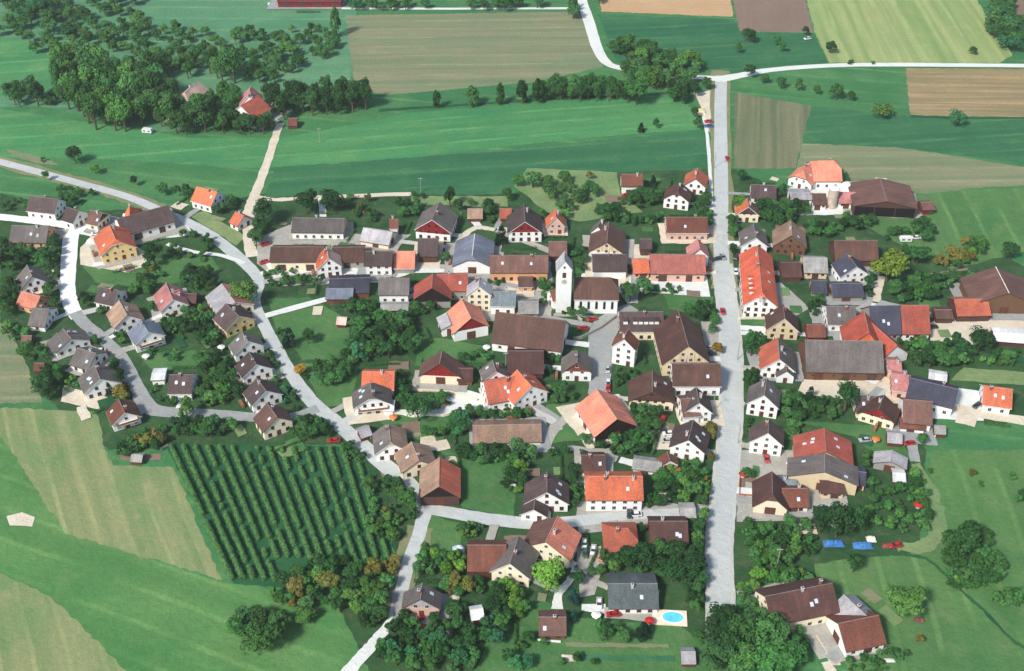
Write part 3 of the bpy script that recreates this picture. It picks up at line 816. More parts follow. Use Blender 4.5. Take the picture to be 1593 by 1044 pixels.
H('small blue-black roof behind the hedge row', 'gr', [(1262, 436, 1286, 437, 9, 3, 5.5, 'sl'), (1293, 441, 1342, 441, 10, 3, 5.5, 'sl')], 'b', 'shed')
H('dark grey roofed white house behind grey barn', 'wh', [(1285, 477, 1331, 477, 12, 3.8, 7.5, 'gy')])
H('steep blue-black slate barn joined to red barn', 'gr', [(1352, 476, 1399, 475, 16, 4, 11, 'sl', dict(sk=3))], 'b')
H('square red-tiled barn joined to the slate barn', 'wh', [(1401, 475, 1445, 475, 16, 4, 11, 'rd')], 'b')
H('bright red barn with swept roof and orange dormer', 'wh', [(1352, 518, 1344, 484, 14.5, 4.6, 12, 'brd', dict(gb='og')), (1396, 538, 1350, 497, 13, 3.6, 9, 'brd')], 'b')
H('long dark grey barn with brown timber front', 'bw', [(1252, 529, 1373, 531, 18, 4.5, 11.5, 'gy')], 'b')
H('white gable house with streaky orange side roof', 'wh', [(1213, 559, 1210, 525, 12, 4.5, 9.5, 'gy', dict(rc2='tile', sk=1)), (1224, 577, 1222, 562, 6, 3.5, 6, 'gy')])
H('beige gabled house below the orange terrace', 'be', [(1221, 496, 1218, 473, 11.5, 4.6, 10, 'br')])
H('small dark red shed beside long grey barn', 'mr', [(1254, 505, 1283, 505, 8, 2.6, 5, 'rb')], 'b', 'shed')
H('grey-roofed white house with green shutters by main road', 'wh', [(1189, 615, 1193, 588, 10.5, 5.5, 10.2, 'gy')])
H('pink-roofed annex between grey barn and slate house', 'pw', [(1388, 581, 1414, 584, 12, 4, 6.5, 'pk'), (1380, 560, 1402, 561, 7, 5, 6.4, 'pk')])
H('slate-roofed long white house with bright wall', 'wh', [(1416, 588, 1491, 606, 12.5, 4.6, 8, 'sl', dict(sk=0))])
H('brown mauve-roofed barn below the slate-roofed house', 'wh', [(1405, 621, 1451, 625, 13, 4, 8.5, 'mv'), (1400, 652, 1440, 656, 5, 2.4, 3.6, 'rb')], 'b')
H('brown-roofed house with red gable triangle', 'cr', [(1367, 636, 1376, 614, 12, 3.8, 8, 'br', dict(gb='mr')), (1330, 618, 1366, 618, 8.5, 3, 6, 'dk')])
H('orange-roofed house at the far right edge', 'wh', [(1530, 600, 1576, 606, 11, 3.8, 7.5, 'og', dict(sk=2))])
H('large mauve barn with pale ridge at right edge', 'bw', [(1570, 456, 1549, 415, 25, 5, 10.5, 'mv', dict(rt=1))], 'b')
H('orange-brown roofed open cart shed', 'dw', [(1484, 466, 1537, 465, 12, 3.4, 6.5, 'tile')], 'b', 'shed')
H('small dark lean-to beside the cart shed', 'dw', [(1453, 482, 1481, 482, 7, 2.8, 4, 'mv')], 'b', 'shed')
H('pale white-roofed long shed at right edge', 'dw', [(1545, 516, 1610, 521, 8, 2.6, 3.6, 'wh')], 'b', 'shed')
# --- right, lower
H('white three-window gable house right of main road', 'wh', [(1195, 674, 1196, 651, 10.5, 5.6, 10.2, 'dk')])
H('big red and grey roofed farm hall with beige gable', 'be', [(1283, 734, 1283, 705, 22, 5, 9, 'gy', dict(sk=2, t='b')), (1285, 703, 1282, 666, 18.5, 5, 9.5, 'rd', dict(sk=5)), (1275, 747, 1313, 748, 7, 3.2, 5, 'pl'), (1331, 733, 1346, 735, 8, 3, 4.6, 'sl')], 'b')
H('plum-roofed barn with cream half-hipped gable', 'cr', [(1202, 773, 1201, 733, 10.5, 3.6, 8.5, 'pl', dict(hip=(.3, 0)))], 'b')
H('rust-roofed cottage joined to the plum-roofed barn', 'wh', [(1216, 760, 1257, 760, 9.5, 3, 6, 'rb', dict(gate='mr')), (1212, 747, 1240, 747, 6, 3, 3.8, 'tl')])
H('pale grey corrugated shed in the garden', 'gr', [(1386, 718, 1388, 700, 10, 3, 5, 'lg')], 'b', 'shed')
H('purple-roofed long manor house with two round skylights', 'cr', [(1190, 928, 1295, 907, 13, 5, 9.5, 'pl', dict(ch=2, sk=2)), (1348, 958, 1312, 925, 9.5, 4, 7, 'lg')])
H('brown-roofed barn of the manor courtyard', 'wh', [(1304, 970, 1367, 957, 12.5, 3.8, 8, 'rb')], 'b')
# --- bottom centre
H('barn with orange right slope and brown left slope at crossroads', 'dw', [(683, 757, 684, 711, 12.5, 4, 9, 'tile', dict(rc2='tan', gb='open_gable_shade'))], 'b')
H('white gable house with large brown roof above crossroad street', 'wh', [(851, 766, 851, 734, 13.5, 4, 9, 'dk', dict(sk=3)), (830, 793, 833, 774, 8, 2.8, 5.4, 'dk', dict(ch=0))])
H('farmhouse with salmon right slope and grey left slope', 'cr', [(849, 843, 868, 803, 15, 4.5, 9.5, 'sal', dict(rc2='mv'))])
H('red-brown barn with grey-roofed cream-gabled wing', 'cr', [(793, 877, 807, 834, 11.5, 4.6, 9.5, 'gy', dict(t='h')), (727, 848, 788, 848, 12, 4, 8.2, 'rb', dict(wall='dw'))], 'b')
H('orange-roofed white row house with five garden windows', 'wh', [(910, 741, 1000, 741, 12.5, 5.6, 9.5, 'og', dict(ch=3))])
H('small plum-roofed house behind orange row house', 'cr', [(904, 708, 942, 708, 9, 3, 5.8, 'pl')])
H('orange-brown hipped house beneath the row house', 'cr', [(938, 822, 992, 822, 11.5, 3.6, 7, 'tile', dict(hip=(.8, .5)))])
H('dark maroon-roofed house by dense trees', 'mr', [(1010, 811, 1070, 811, 11, 3.5, 7, 'pl', dict(sk=2))])
H('small grey garage behind dark maroon-roofed house', 'gr', [(1057, 790, 1082, 790, 6, 2.5, 3.4, 'gr')], 'b', 'garage')
H('long grey-roofed bungalow beside the swimming pool', 'wh', [(945, 908, 1023, 908, 13, 2.9, 5.8, 'dg', dict(sk=1))])
H('low brown-roofed garden house with white fence', 'bw', [(838, 960, 881, 960, 8.5, 2.5, 4.8, 'mv')])
H('grey-roofed house with pinkish gable beside the lane', 'pw', [(654, 932, 657, 907, 10.5, 4, 8, 'gy', dict(sk=1, gb='lg'))])
H('bright orange roof behind grey-roofed white house', 'cr', [(563, 578, 614, 578, 11, 3.6, 7, 'og')])
H('grey-roofed white house with cross-shaped red gable balcony', 'wh', [(579, 618, 576, 593, 13, 4, 8.2, 'gy', dict(hip=(.2, .2), sk=3, bal=1)), (598, 629, 612, 629, 5, 2.6, 3.0, 'wh', dict(ch=0, nowin=1))])
H('dark red wide-gabled barn with cream base', 'cr', [(684, 566, 688, 545, 15, 4, 10, 'mv', dict(gb='mr'))], 'b')
H('small plum-roofed shed beside dark red barn', 'bw', [(711, 573, 736, 573, 8, 3, 5, 'pl')], 'b', 'shed')
H('small grey-roofed house with white gable peak', 'wh', [(772, 578, 766, 560, 9, 4, 7.5, 'gy')])
H('orange-roofed L-shaped house with big white gable', 'wh', [(827, 601, 804, 575, 13.5, 4.8, 10, 'og', dict(sk=2)), (752, 594, 808, 584, 12.5, 4.2, 8.8, 'tile', dict(sk=2))])
H('long weathered grey-brown greenhouse shed', 'wh', [(735, 662, 842, 660, 11, 2, 4.6, 'tan')], 'b', 'shed')
H('salmon-roofed barn with black open gable', 'wh', [(960, 652, 928, 605, 15.5, 4, 9.5, 'sal', dict(gb='open_gable_shade', gblow=3, rc2='sal'))], 'b')
H('brown-roofed house edged with orange verge tiles', 'cr', [(1015, 609, 1015, 576, 15.5, 4, 9, 'br', dict(gb='dw'))])
H('white angular house joined with mauve-brown roof', 'wh', [(1088, 627, 1083, 602, 9.5, 5, 9.5, 'dk'), (1058, 621, 1086, 619, 11, 4.4, 7.5, 'mv')])
H('white gable house with dark roof left of main road', 'wh', [(1071, 684, 1079, 653, 11.5, 5, 9.5, 'dk', dict(sk=3))])
H('tiny white-gabled shed at end of long low roof', 'wh', [(1042, 716, 1038, 703, 6, 2.6, 4.8, 'rb'), (985, 714, 1030, 720, 6, 2, 3.2, 'gr')], 'b', 'shed')
H('grey-roofed white house, uppermost at lane curve', 'wh', [(608, 690, 604, 657, 10.5, 4, 8, 'tan', dict(hip=(.2, .2), rc2='gy'))])
H('grey-brown roofed house between lane and striped barn', 'cr', [(652, 717, 640, 687, 11.5, 3.6, 7, 'tan')])
H('small pale roofed garage beside the lane', 'wh', [(556, 668, 574, 662, 5, 2.4, 4, 'lg')], 'b', 'garage')
H('pink-roofed farmhouse half hidden in the wood', 'cr', [(284, 148, 308, 126, 16, 6, 12, 'pw', dict(hip=(.3, 0))), (284, 160, 303, 157, 9, 5, 8, 'lg')])
H('orange-roofed farmhouse half hidden in the wood', 'wh', [(374, 165, 402, 148, 14, 6, 11, 'tile'), (386, 150, 390, 134, 10, 6, 11, 'pk')])
H('dark red barn cut by the top picture edge', 'mr', [(432, -13, 532, -13, 12, 4, 7.5, 'drb')], 'b')
H('small red-brown hut at the end of farm track', 'bw', [(448, 184, 463, 184, 6, 2.4, 4.4, 'rb')], 'b', 'hut')
H('tiny white tower house with brown roof', 'wh', [(606, 341, 619, 341, 5, 4.5, 7, 'rb')])
H('small dark shed behind the dusty pink house', 'dw', [(291, 457, 306, 457, 6, 2.4, 4.2, 'pl')], 'b', 'shed')
H('tiny brown hut at the left field edge', 'bw', [(36, 522, 47, 522, 4, 2.2, 3.6, 'mv')], 'b', 'hut')
H('tiny reddish-roofed hut near left tan field', 'bw', [(53, 565, 69, 565, 4, 2, 3.4, 'rb')], 'b', 'hut')
H('small garden hut with grey roof at bottom', 'mr', [(1059, 1014, 1082, 1014, 5, 2.2, 3.6, 'lg')], 'b', 'hut')
H('small white-roofed garden shed near lane house', 'wh', [(731, 949, 751, 946, 4.5, 2.3, 3.6, 'wh')], 'b', 'shed')
H('small white garden shed on the right meadow', 'wh', [(1455, 662, 1470, 663, 4, 2.4, 3.8, 'gr')], 'b', 'shed')
H('little grey shed with dark red base', 'mr', [(1380, 673, 1404, 675, 5.5, 2.3, 3.8, 'lg')], 'b', 'shed')
H('white tarpaulin-roofed shelter below corrugated shed', 'dw', [(1388, 735, 1409, 737, 6, 2.2, 3, 'wh')], 'b', 'shelter')
H('pale flat greenhouse behind slate-roofed long house', 'gr', [(1445, 579, 1474, 584, 5, 2.4, 3, 'wh')], 'b', 'greenhouse')
H('small dark roof beside the rail of garden trees', 'dw', [(995, 372, 1014, 372, 7, 4, 6, 'dk')], 'b', 'shed')
H('pale low garage under the cream house gable', 'cr', [(592, 474, 636, 474, 5, 2.4, 3, 'gr')], 'b', 'garage')
H('small terracotta hut by the orchard corner', 'bw', [(205, 707, 222, 708, 3.5, 2, 3, 'gr')], 'b', 'hut')
H('low tan roofed stall in the pine gardens', 'bw', [(524, 493, 540, 494, 4.5, 2.2, 3.6, 'pw')], 'b', 'hut')

# --- church: nave, choir, tower with saddle roof
def church():
    hr = 13
    A, B = G(893, 431, hr), G(963, 432, hr)
    rp = (A + B) / 2; rp.z = 0
    root = empty('church', rp)
    tag(root, 'white village church with slim tower and dark brown nave roof', 'church')
    LAND.append((rp, 'white church'))
    rnd = random.Random(5)
    block(root, rp, (893, 431, 963, 432, 12.5, 7.4, 13, 'br', dict(nowin=1, ch=0, hip=(0, .5))), 'wh', 'h', rnd)
    t = G(876, 487); t.y += 3
    l = t - rp
    S, TH = 2.9, 20.5
    m = MB()
    m.box(-S, S, -S, S, -.3, TH)
    for s in (1, -1):
        m.poly([(-S * s, -S * s, TH), (S * s, -S * s, TH), (0, -S * s, TH + 4.0)])
    link('tower', m.mesh('tower', [wallmat(C['wh'])]), root, l)
    m = MB()
    for s in (1, -1):
        q = [(0, -S - .35, TH + 4.35), (s * (S + .35), -S - .35, TH - .25), (s * (S + .35), S + .35, TH - .25), (0, S + .35, TH + 4.35)]
        m.poly(q if s == 1 else q[::-1]); m.poly([(x, y, z - .25) for x, y, z in (q[::-1] if s == 1 else q)], 1)
        for i in range(3):
            m.poly([q[i], q[i + 1], (*q[i + 1][:2], q[i + 1][2] - .25), (*q[i][:2], q[i][2] - .25)], 1)
    r = link('tower_roof', m.mesh('tower_roof', [roofmat(C['lg']), M_TRIMW]), root, l)
    m = MB(); m.tube((0, 0, TH + 4.2), (0, 0, TH + 7), .06, .04); m.box(-.5, .5, -.05, .05, TH + 6.1, TH + 6.25)
    link('cross', m.mesh('cross', [M_METAL]), r)
    for z, hw, hh in ((TH - 2.6, .7, 1.2), (TH + 1.0, .35, .5)):
        for rz, off in ((math.pi, Vector((0, -S, z))), (math.pi / 2, Vector((-S, 0, z))), (-math.pi / 2, Vector((S, 0, z)))):
            if z > TH and abs(off.x) > 1: continue
            m = MB(); m.box(-hw, hw, -.01, .06, -hh, hh)
            for k in range(4): m.box(-hw, hw, .06, .14, -hh + .15 + k * hh * .48, -hh + .3 + k * hh * .48)
            link('belfry_opening', m.mesh('belfry_opening', [M_DOORM['dw']]), root, l + off, rz)
    for s_ in ((0, -S - .02),):
        m = MB()
        n = 20
        m.poly([(1.15 * math.cos(2 * math.pi * k / n), -S - .09, TH - 5.6 + 1.15 * math.sin(2 * math.pi * k / n)) for k in range(n)])
        m.box(-.06, .06, -S - .14, -S - .1, TH - 5.6, TH - 4.8, 1); m.box(0, .6, -S - .14, -S - .1, TH - 5.66, TH - 5.54, 1)
        link('clock', m.mesh('clock', [flat('clock_face', (196, 188, 172)), M_DARK]), root, l)
    # slim lancet nave windows
    d = A - B; ang = math.atan2(d.y, d.x)
    rot = Matrix.Rotation(ang, 3, 'Z')
    L = d.length
    s = 1 if (rot @ Vector((0, 1, 0))).y < 0 else -1
    for i in range(5):
        x = (.36 - i * .175) * L
        m = MB()
        pts = [(-.5, 0, 0), (.5, 0, 0), (.5, 0, 3.1)] + [(.5 * math.cos(a), 0, 3.1 + .5 * math.sin(a)) for a in (R(45), R(90), R(135))] + [(-.5, 0, 3.1)]
        m.poly([(p[0], .05, p[2]) for p in pts][::-1])
        for k in range(len(pts)):
            a_, b_ = pts[k], pts[(k + 1) % len(pts)]
            m.poly([(a_[0], 0, a_[2]), (b_[0], 0, b_[2]), (b_[0], .05, b_[2]), (a_[0], .05, a_[2])])
        loc = rot @ Vector((-x, s * 6.25, 2.2))
        link('lancet_window', m.mesh('lancet_window', [M_GLASS]), root, loc, ang + (0 if s == 1 else math.pi))
    # sacristy
    block(root, rp, (858, 452, 866, 450, 6, 4.5, 7, 'rb', dict(ch=0)), 'wh', 'h', rnd)
    FOOT.append((t.x, t.y, 0, S + 1, S + 1))
church()

# --- silo and round tank of the upper right farm
def silo(px, py, r, h, label, dome, rgb):
    p = G(px, py)
    root = empty('silo', p)
    tag(root, label, 'silo')
    m = MB(); m.tube((0, 0, -.2), (0, 0, h), r, r, 24)
    for k in range(1, int(h / 1.6)): m.tube((0, 0, k * 1.6), (0, 0, k * 1.6 + .12), r + .05, r + .05, 24)
    link('shell', m.mesh('shell', [flat('silo_shell', rgb)]), root)
    m = MB()
    for a, b in ((0, .45), (.45, .8), (.8, 1)):
        m.tube((0, 0, h + dome * math.sin(a * math.pi / 2)), (0, 0, h + dome * math.sin(b * math.pi / 2)), (r + .15) * math.cos(a * math.pi / 2) , max(.05, (r + .15) * math.cos(b * math.pi / 2)), 24, cap=False)
    link('cap', m.mesh('cap', [flat('silo_cap', (226, 224, 218))]), root)
    FOOT.append((p.x, p.y, 0, r + 1, r + 1))
silo(1293, 322, 2.3, 9.5, 'tall beige silo in front of the salmon-roofed farmhouse', .9, (190, 172, 156))
silo(1318, 303, 4.2, 4, 'broad white domed tank right of the beige silo', 1.6, (226, 226, 222))

# ------------------------------------------------------------ plants
M_LEAF = leafmat('leaves', (30, 74, 38), (70, 116, 58))
M_LEAFC = leafmat('conifer_needles', (16, 50, 38), (36, 78, 52))
M_BARK = flat('bark', (92, 76, 60))
def leafquad(V, Fc, c, nrm, s, rnd):
    n = nrm.normalized()
    a = n.orthogonal().normalized()
    a.rotate(Matrix.Rotation(rnd.uniform(0, 6.28), 3, n))
    b = n.cross(a)
    i = len(V)
    s1, s2 = s * rnd.uniform(.7, 1.3), s * rnd.uniform(.5, 1.0)
    V += [tuple(c - a * s1 - b * s2 * .4), tuple(c + b * s2 + n * s * .15), tuple(c + a * s1 + b * s2 * .2), tuple(c - b * s2)]
    Fc.append((i, i + 1, i + 2, i + 3))
def rvec(rnd):
    while True:
        v = Vector((rnd.uniform(-1, 1), rnd.uniform(-1, 1), rnd.uniform(-1, 1)))
        if .05 < v.length < 1: return v.normalized()
def crown_mesh(seed, kind, n, nb, leaf):
    """crown in a unit box: width 1, from z=0 (foliage foot) to z=1; many small leaf faces on clumps"""
    rnd = random.Random(seed)
    V, Fc = [], []
    blobs = []
    for i in range(nb):
        d = rvec(rnd)
        if kind == 'cone':
            z = rnd.random() ** 1.3
            r = .46 * (1 - z) ** .85 + .03
            a = rnd.uniform(0, 6.28)
            blobs.append((Vector((math.cos(a) * r * .75, math.sin(a) * r * .75, z * .97)), .10 + .12 * (1 - z)))
        elif kind == 'col':
            z = rnd.random()
            r = .40 * math.sin(math.pi * min(1, .12 + z * .86)) ** .6
            a = rnd.uniform(0, 6.28)
            blobs.append((Vector((math.cos(a) * r * .8, math.sin(a) * r * .8, z * .94 + .03)), .16))
        else:
            if d.z < -.55: d.z *= -.6
            k = rnd.uniform(.5, 1.0)
            blobs.append((Vector((d.x * .39 * k, d.y * .39 * k, .48 + d.z * .37 * k)), rnd.uniform(.10, .24)))
    for i in range(n):
        c, r = blobs[rnd.randrange(nb)]
        d = rvec(rnd)
        if d.z < -.3 and rnd.random() < .7: d.z = -d.z
        p = c + Vector((d.x * r, d.y * r, d.z * r * (.9 if kind != 'cone' else .45))) * rnd.uniform(.75, 1.08)
        if p.z < .0: p.z = rnd.uniform(0, .06)
        nn = d + rvec(rnd) * .55 + Vector((0, 0, .25))
        leafquad(V, Fc, p, nn, leaf, rnd)
    me = bpy.data.meshes.new('crown')
    me.from_pydata(V, [], Fc)
    me.materials.append(M_LEAFC if kind == 'cone' else M_LEAF)
    return me
CR = {
    'big': [crown_mesh(100 + i, 'broad', 1900, 18 + 3 * i, .04) for i in range(5)],
    'mid': [crown_mesh(200 + i, 'broad', 900, 9 + 2 * i, .056) for i in range(5)],
    'bush': [crown_mesh(300 + i, 'broad', 420, 8, .085) for i in range(5)],
    'cone': [crown_mesh(400 + i, 'cone', 1500, 46, .045) for i in range(3)],
    'col': [crown_mesh(500 + i, 'col', 1700, 24, .045) for i in range(3)],
}
def trunk_mesh(seed):
    rnd = random.Random(seed)
    m = MB()
    m.tube((0, 0, -.3), (.1, 0, 1.0), .30, .20, 7, cap=False)
    m.tube((.1, 0, 1.0), (0, .1, 1.9), .20, .13, 7)
    for k in range(4):
        a = k * 1.57 + rnd.random()
        m.tube((.08, .02, .85 + k * .12), (math.cos(a) * .9, math.sin(a) * .9, 1.7 + rnd.random() * .3), .10, .04, 5)
    return m.mesh('trunk', [M_BARK])
TR = [trunk_mesh(i) for i in range(3)]
TINT = {   # leaf colours of the kinds of plant (multiplied onto the leaf material)
    'g': (1, 1, 1, 1), 'd': (.74, .80, .74, 1), 'dd': (.40, .48, .46, 1), 'l': (1.5, 1.35, 1.1, 1), 'y': (3.7, 1.75, .8, 1), 'yg': (2.1, 1.6, .8, 1),
    'o': (5.5, 1.15, .5, 1), 'r': (2.7, .85, .7, 1), 'b': (.72, 1.0, 1.5, 1), 'ol': (1.4, 1.12, .85, 1)}
ADJ = {'g': 'mid green', 'd': 'dark green', 'dd': 'very dark', 'l': 'light green', 'y': 'yellow', 'yg': 'yellow-green', 'o': 'orange', 'r': 'rusty red', 'b': 'bluish green', 'ol': 'olive'}
ORD = ['', 'second nearest', 'third nearest', 'fourth nearest', 'fifth nearest', 'sixth nearest', 'seventh nearest', 'eighth nearest', 'ninth nearest', 'tenth nearest'] + \
      [w_ + ' nearest' for w_ in 'eleventh twelfth thirteenth fourteenth fifteenth sixteenth seventeenth eighteenth nineteenth twentieth'.split()] + \
      ['twenty-%s nearest' % w_ for w_ in 'first second third fourth fifth sixth seventh eighth ninth'.split()] + ['thirtieth nearest'] + \
      ['thirty-%s nearest' % w_ for w_ in 'first second third fourth fifth sixth seventh eighth ninth'.split()] + ['fortieth nearest']

# yards around the barns, drives from house to street, kitchen-garden beds
rnd = random.Random(77)
ZB = [0]
def zz():
    ZB[0] += 1
    return .52 + (ZB[0] % 70) * .0022
BASEFOOT = list(FOOT)
def patch(name, c, ang, X, Y, mat, z):
    cs, sn = math.cos(ang), math.sin(ang)
    P = [(c.x + x * cs - y * sn, c.y + x * sn + y * cs, 0) for x, y in ((-X, -Y), (X, -Y * rnd.uniform(.8, 1.1)), (X * rnd.uniform(.85, 1.1), Y), (-X * rnd.uniform(.85, 1.1), Y))]
    return sheet(name, P, mat, z=z, amp=.35, step=2.5, world=True)
RC = list(ROADS)
def near_road(c):
    return min(RC, key=lambda r: (r[0] - c.x) ** 2 + (r[1] - c.y) ** 2)
PL = []      # every plant: (root, kindword, adj, pos)
def sz(h): return 'tall' if h > 11 else ('small' if h < 4.5 else '')
LM = [(G(1116, 132), 'road junction at the top')]
def blocked(p, r):
    for x, y, a, X, Y in FOOT:
        dx, dy = p.x - x, p.y - y
        if abs(dx) > 40 or abs(dy) > 40: continue
        c, s = math.cos(-a), math.sin(-a)
        if abs(dx * c - dy * s) < X + r and abs(dx * s + dy * c) < Y + r: return True
    for x, y, h in ROADS:
        if (p.x - x) ** 2 + (p.y - y) ** 2 < (h + r) ** 2: return True
    return False

seen = []
for i, (x, y, a, X, Y) in enumerate(BASEFOOT):
    c = Vector((x, y, 0))
    if X * Y < 14: continue
    r = near_road(c)
    d = Vector((r[0], r[1], 0)) - c
    L = d.length
    big_ = X * Y > 75
    if rnd.random() < (.55 if big_ else .25):
        off = Vector((math.cos(a) * rnd.uniform(-2, 2), math.sin(a) * rnd.uniform(-2, 2), 0)) + d.normalized() * rnd.uniform(0, 1.5)
        patch('yard', c + off, a, X + rnd.uniform(1, 3.2), Y + rnd.uniform(1, 3.5), rnd.choice([M_GRAVEL, M_GRAVEL, M_ASPHD, M_SAND]), zz() - .25)
    if 6 < L < 34 and (c - G(1390, 760)).length > 32:
        dn = d.normalized()
        e = c + d * ((L - r[2]) / L)
        nn = Vector((-dn.y, dn.x, 0)) * rnd.uniform(-2, 2)
        wd = rnd.uniform(2.2, 3.6)
        P = [c + nn, (c + e) / 2 + nn * .6, e + dn * .4]
        z = zz() - .25
        V = []
        for p_ in crom(P, 5):
            s_ = Vector((-dn.y, dn.x, 0)) * (wd / 2 + rnd.uniform(-.15, .15))
            V += [tuple(p_ + s_), tuple(p_ - s_)]
        me = bpy.data.meshes.new('driveway')
        me.from_pydata([(v[0], v[1], z) for v in V], [], [(k, k + 1, k + 3, k + 2) for k in range(0, len(V) - 2, 2)])
        me.materials.append(rnd.choice([M_CONC, M_GRAVEL, M_ASPHD, M_WALK]))
        tag(link('driveway', me), kind='structure')
        for k in range(6): ROADS.append((*(c.lerp(e, k / 5) + nn * .6)[:2], wd / 2))
M_BEDS = [M_BROWN, M_TAN2, M_PALE, M_ORCH, M_SAND, M_GLAWN, M_GLAWN]
for x, y, a, X, Y in BASEFOOT:
    if X * Y < 22 or abs(x) > 400: continue
    for q in range(3):
        t = rnd.uniform(0, 6.28)
        c = Vector((x + math.cos(t) * (X + 7), y + math.sin(t) * (Y + 7), 0))
        hx, hy = rnd.uniform(1.5, 4.5), rnd.uniform(1, 3)
        if blocked(c, 3.2): continue
        patch('garden_bed', c, a, hx, hy, rnd.choice(M_BEDS), zz() - .25)
def plant(p, h, dm, tint='g', shape=None, group=None, kind=None, rnd=random):
    shape = shape or ('bush' if h < 3.6 else ('mid' if h < 9 else 'big'))
    mi = rnd.randrange(len(CR[shape]))
    v = rnd.uniform(.7, 1.55)
    t = TINT[tint]
    colr = (t[0] * v * rnd.uniform(.88, 1.15), t[1] * v, t[2] * v * rnd.uniform(.85, 1.15), 1)
    kw = kind or {'cone': 'conifer', 'col': 'columnar_tree', 'bush': 'bush'}.get(shape, 'leafy_tree')
    if shape == 'bush': kw = 'bush'
    PL.append(dict(p=Vector((p.x, p.y, 0)), h=h, dm=dm, adj=(sz(h) + ' ' + ADJ[tint]).strip(), shape=shape, mi=mi, col=colr, rz=rnd.uniform(0, 6.28),
                   kw=kw, group=group, ry=rnd.uniform(.88, 1.12), ti=rnd.randrange(3)))
FT = {'cone': .06, 'col': .08, 'bush': 0}
def build_plant(P):
    p, h, dm = P['p'], P['h'], P['dm']
    me = CR[P['shape']][P['mi']]
    if P['shape'] == 'bush':
        root = link('bush', me, None, (p.x, p.y, -.05 * h), P['rz'])
        root.scale = (dm, dm * P['ry'], h * 1.05)
        root.color = P['col']
    else:
        root = empty(P['kw'], (p.x, p.y, 0), P['rz'])
        foot = FT.get(P['shape'], .13)
        c = link('crown', me, root, (0, 0, h * foot))
        c.scale = (dm, dm * P['ry'], h * (1 - foot) * 1.03)
        c.color = P['col']
        tk = link('trunk', TR[P['ti']], root)
        k = h / 8 * min(1, dm / 6 + .3)
        tk.scale = (k, k, h * .25)
    if P['group']: root['group'] = P['group']
    root['category'] = 'bush' if P['shape'] == 'bush' else 'tree'
    return root
def at(px, py, h, dm, tint='g', shape=None, **k): return plant(G(px, py), h, dm, tint, shape, **k)
OCC = []
def clump(cx, cy, rx, ry, n, h0, h1, tints='g', shape=None, ar=(.8, 1.25), sp=.55, free=True, group=None, kind=None, poly=None):
    rnd = random.Random(int(cx * 7 + cy * 13 + n))
    tints = tints.split()
    done = tries = 0
    while done < n and tries < n * 25:
        tries += 1
        a, q = rnd.uniform(0, 6.283), math.sqrt(rnd.random())
        p = G(cx + rx * q * math.cos(a), cy + ry * q * math.sin(a))
        h = rnd.uniform(h0, h1)
        dm = h * rnd.uniform(*ar)
        if h < 3.6: dm = max(dm, 1.8)
        if free and blocked(p, dm * .28): continue
        if any((p.x - x) ** 2 + (p.y - y) ** 2 < ((r + dm / 2) * sp) ** 2 for x, y, r in OCC): continue
        OCC.append((p.x, p.y, dm / 2))
        plant(p, h, dm, rnd.choice(tints), shape, group, kind, rnd)
        done += 1

for a_ in ((1297, 846), (1342, 849), (1378, 850), (1090, 175), (1102, 194), (230, 207), (1408, 376), (1042, 961)):
    c_ = G(*a_); FOOT.append((c_.x, c_.y, 0, 5.5, 3))
c_ = G(1472, 516); FOOT.append((c_.x, c_.y, 0, 7, 4)); c_ = G(1130, 700)
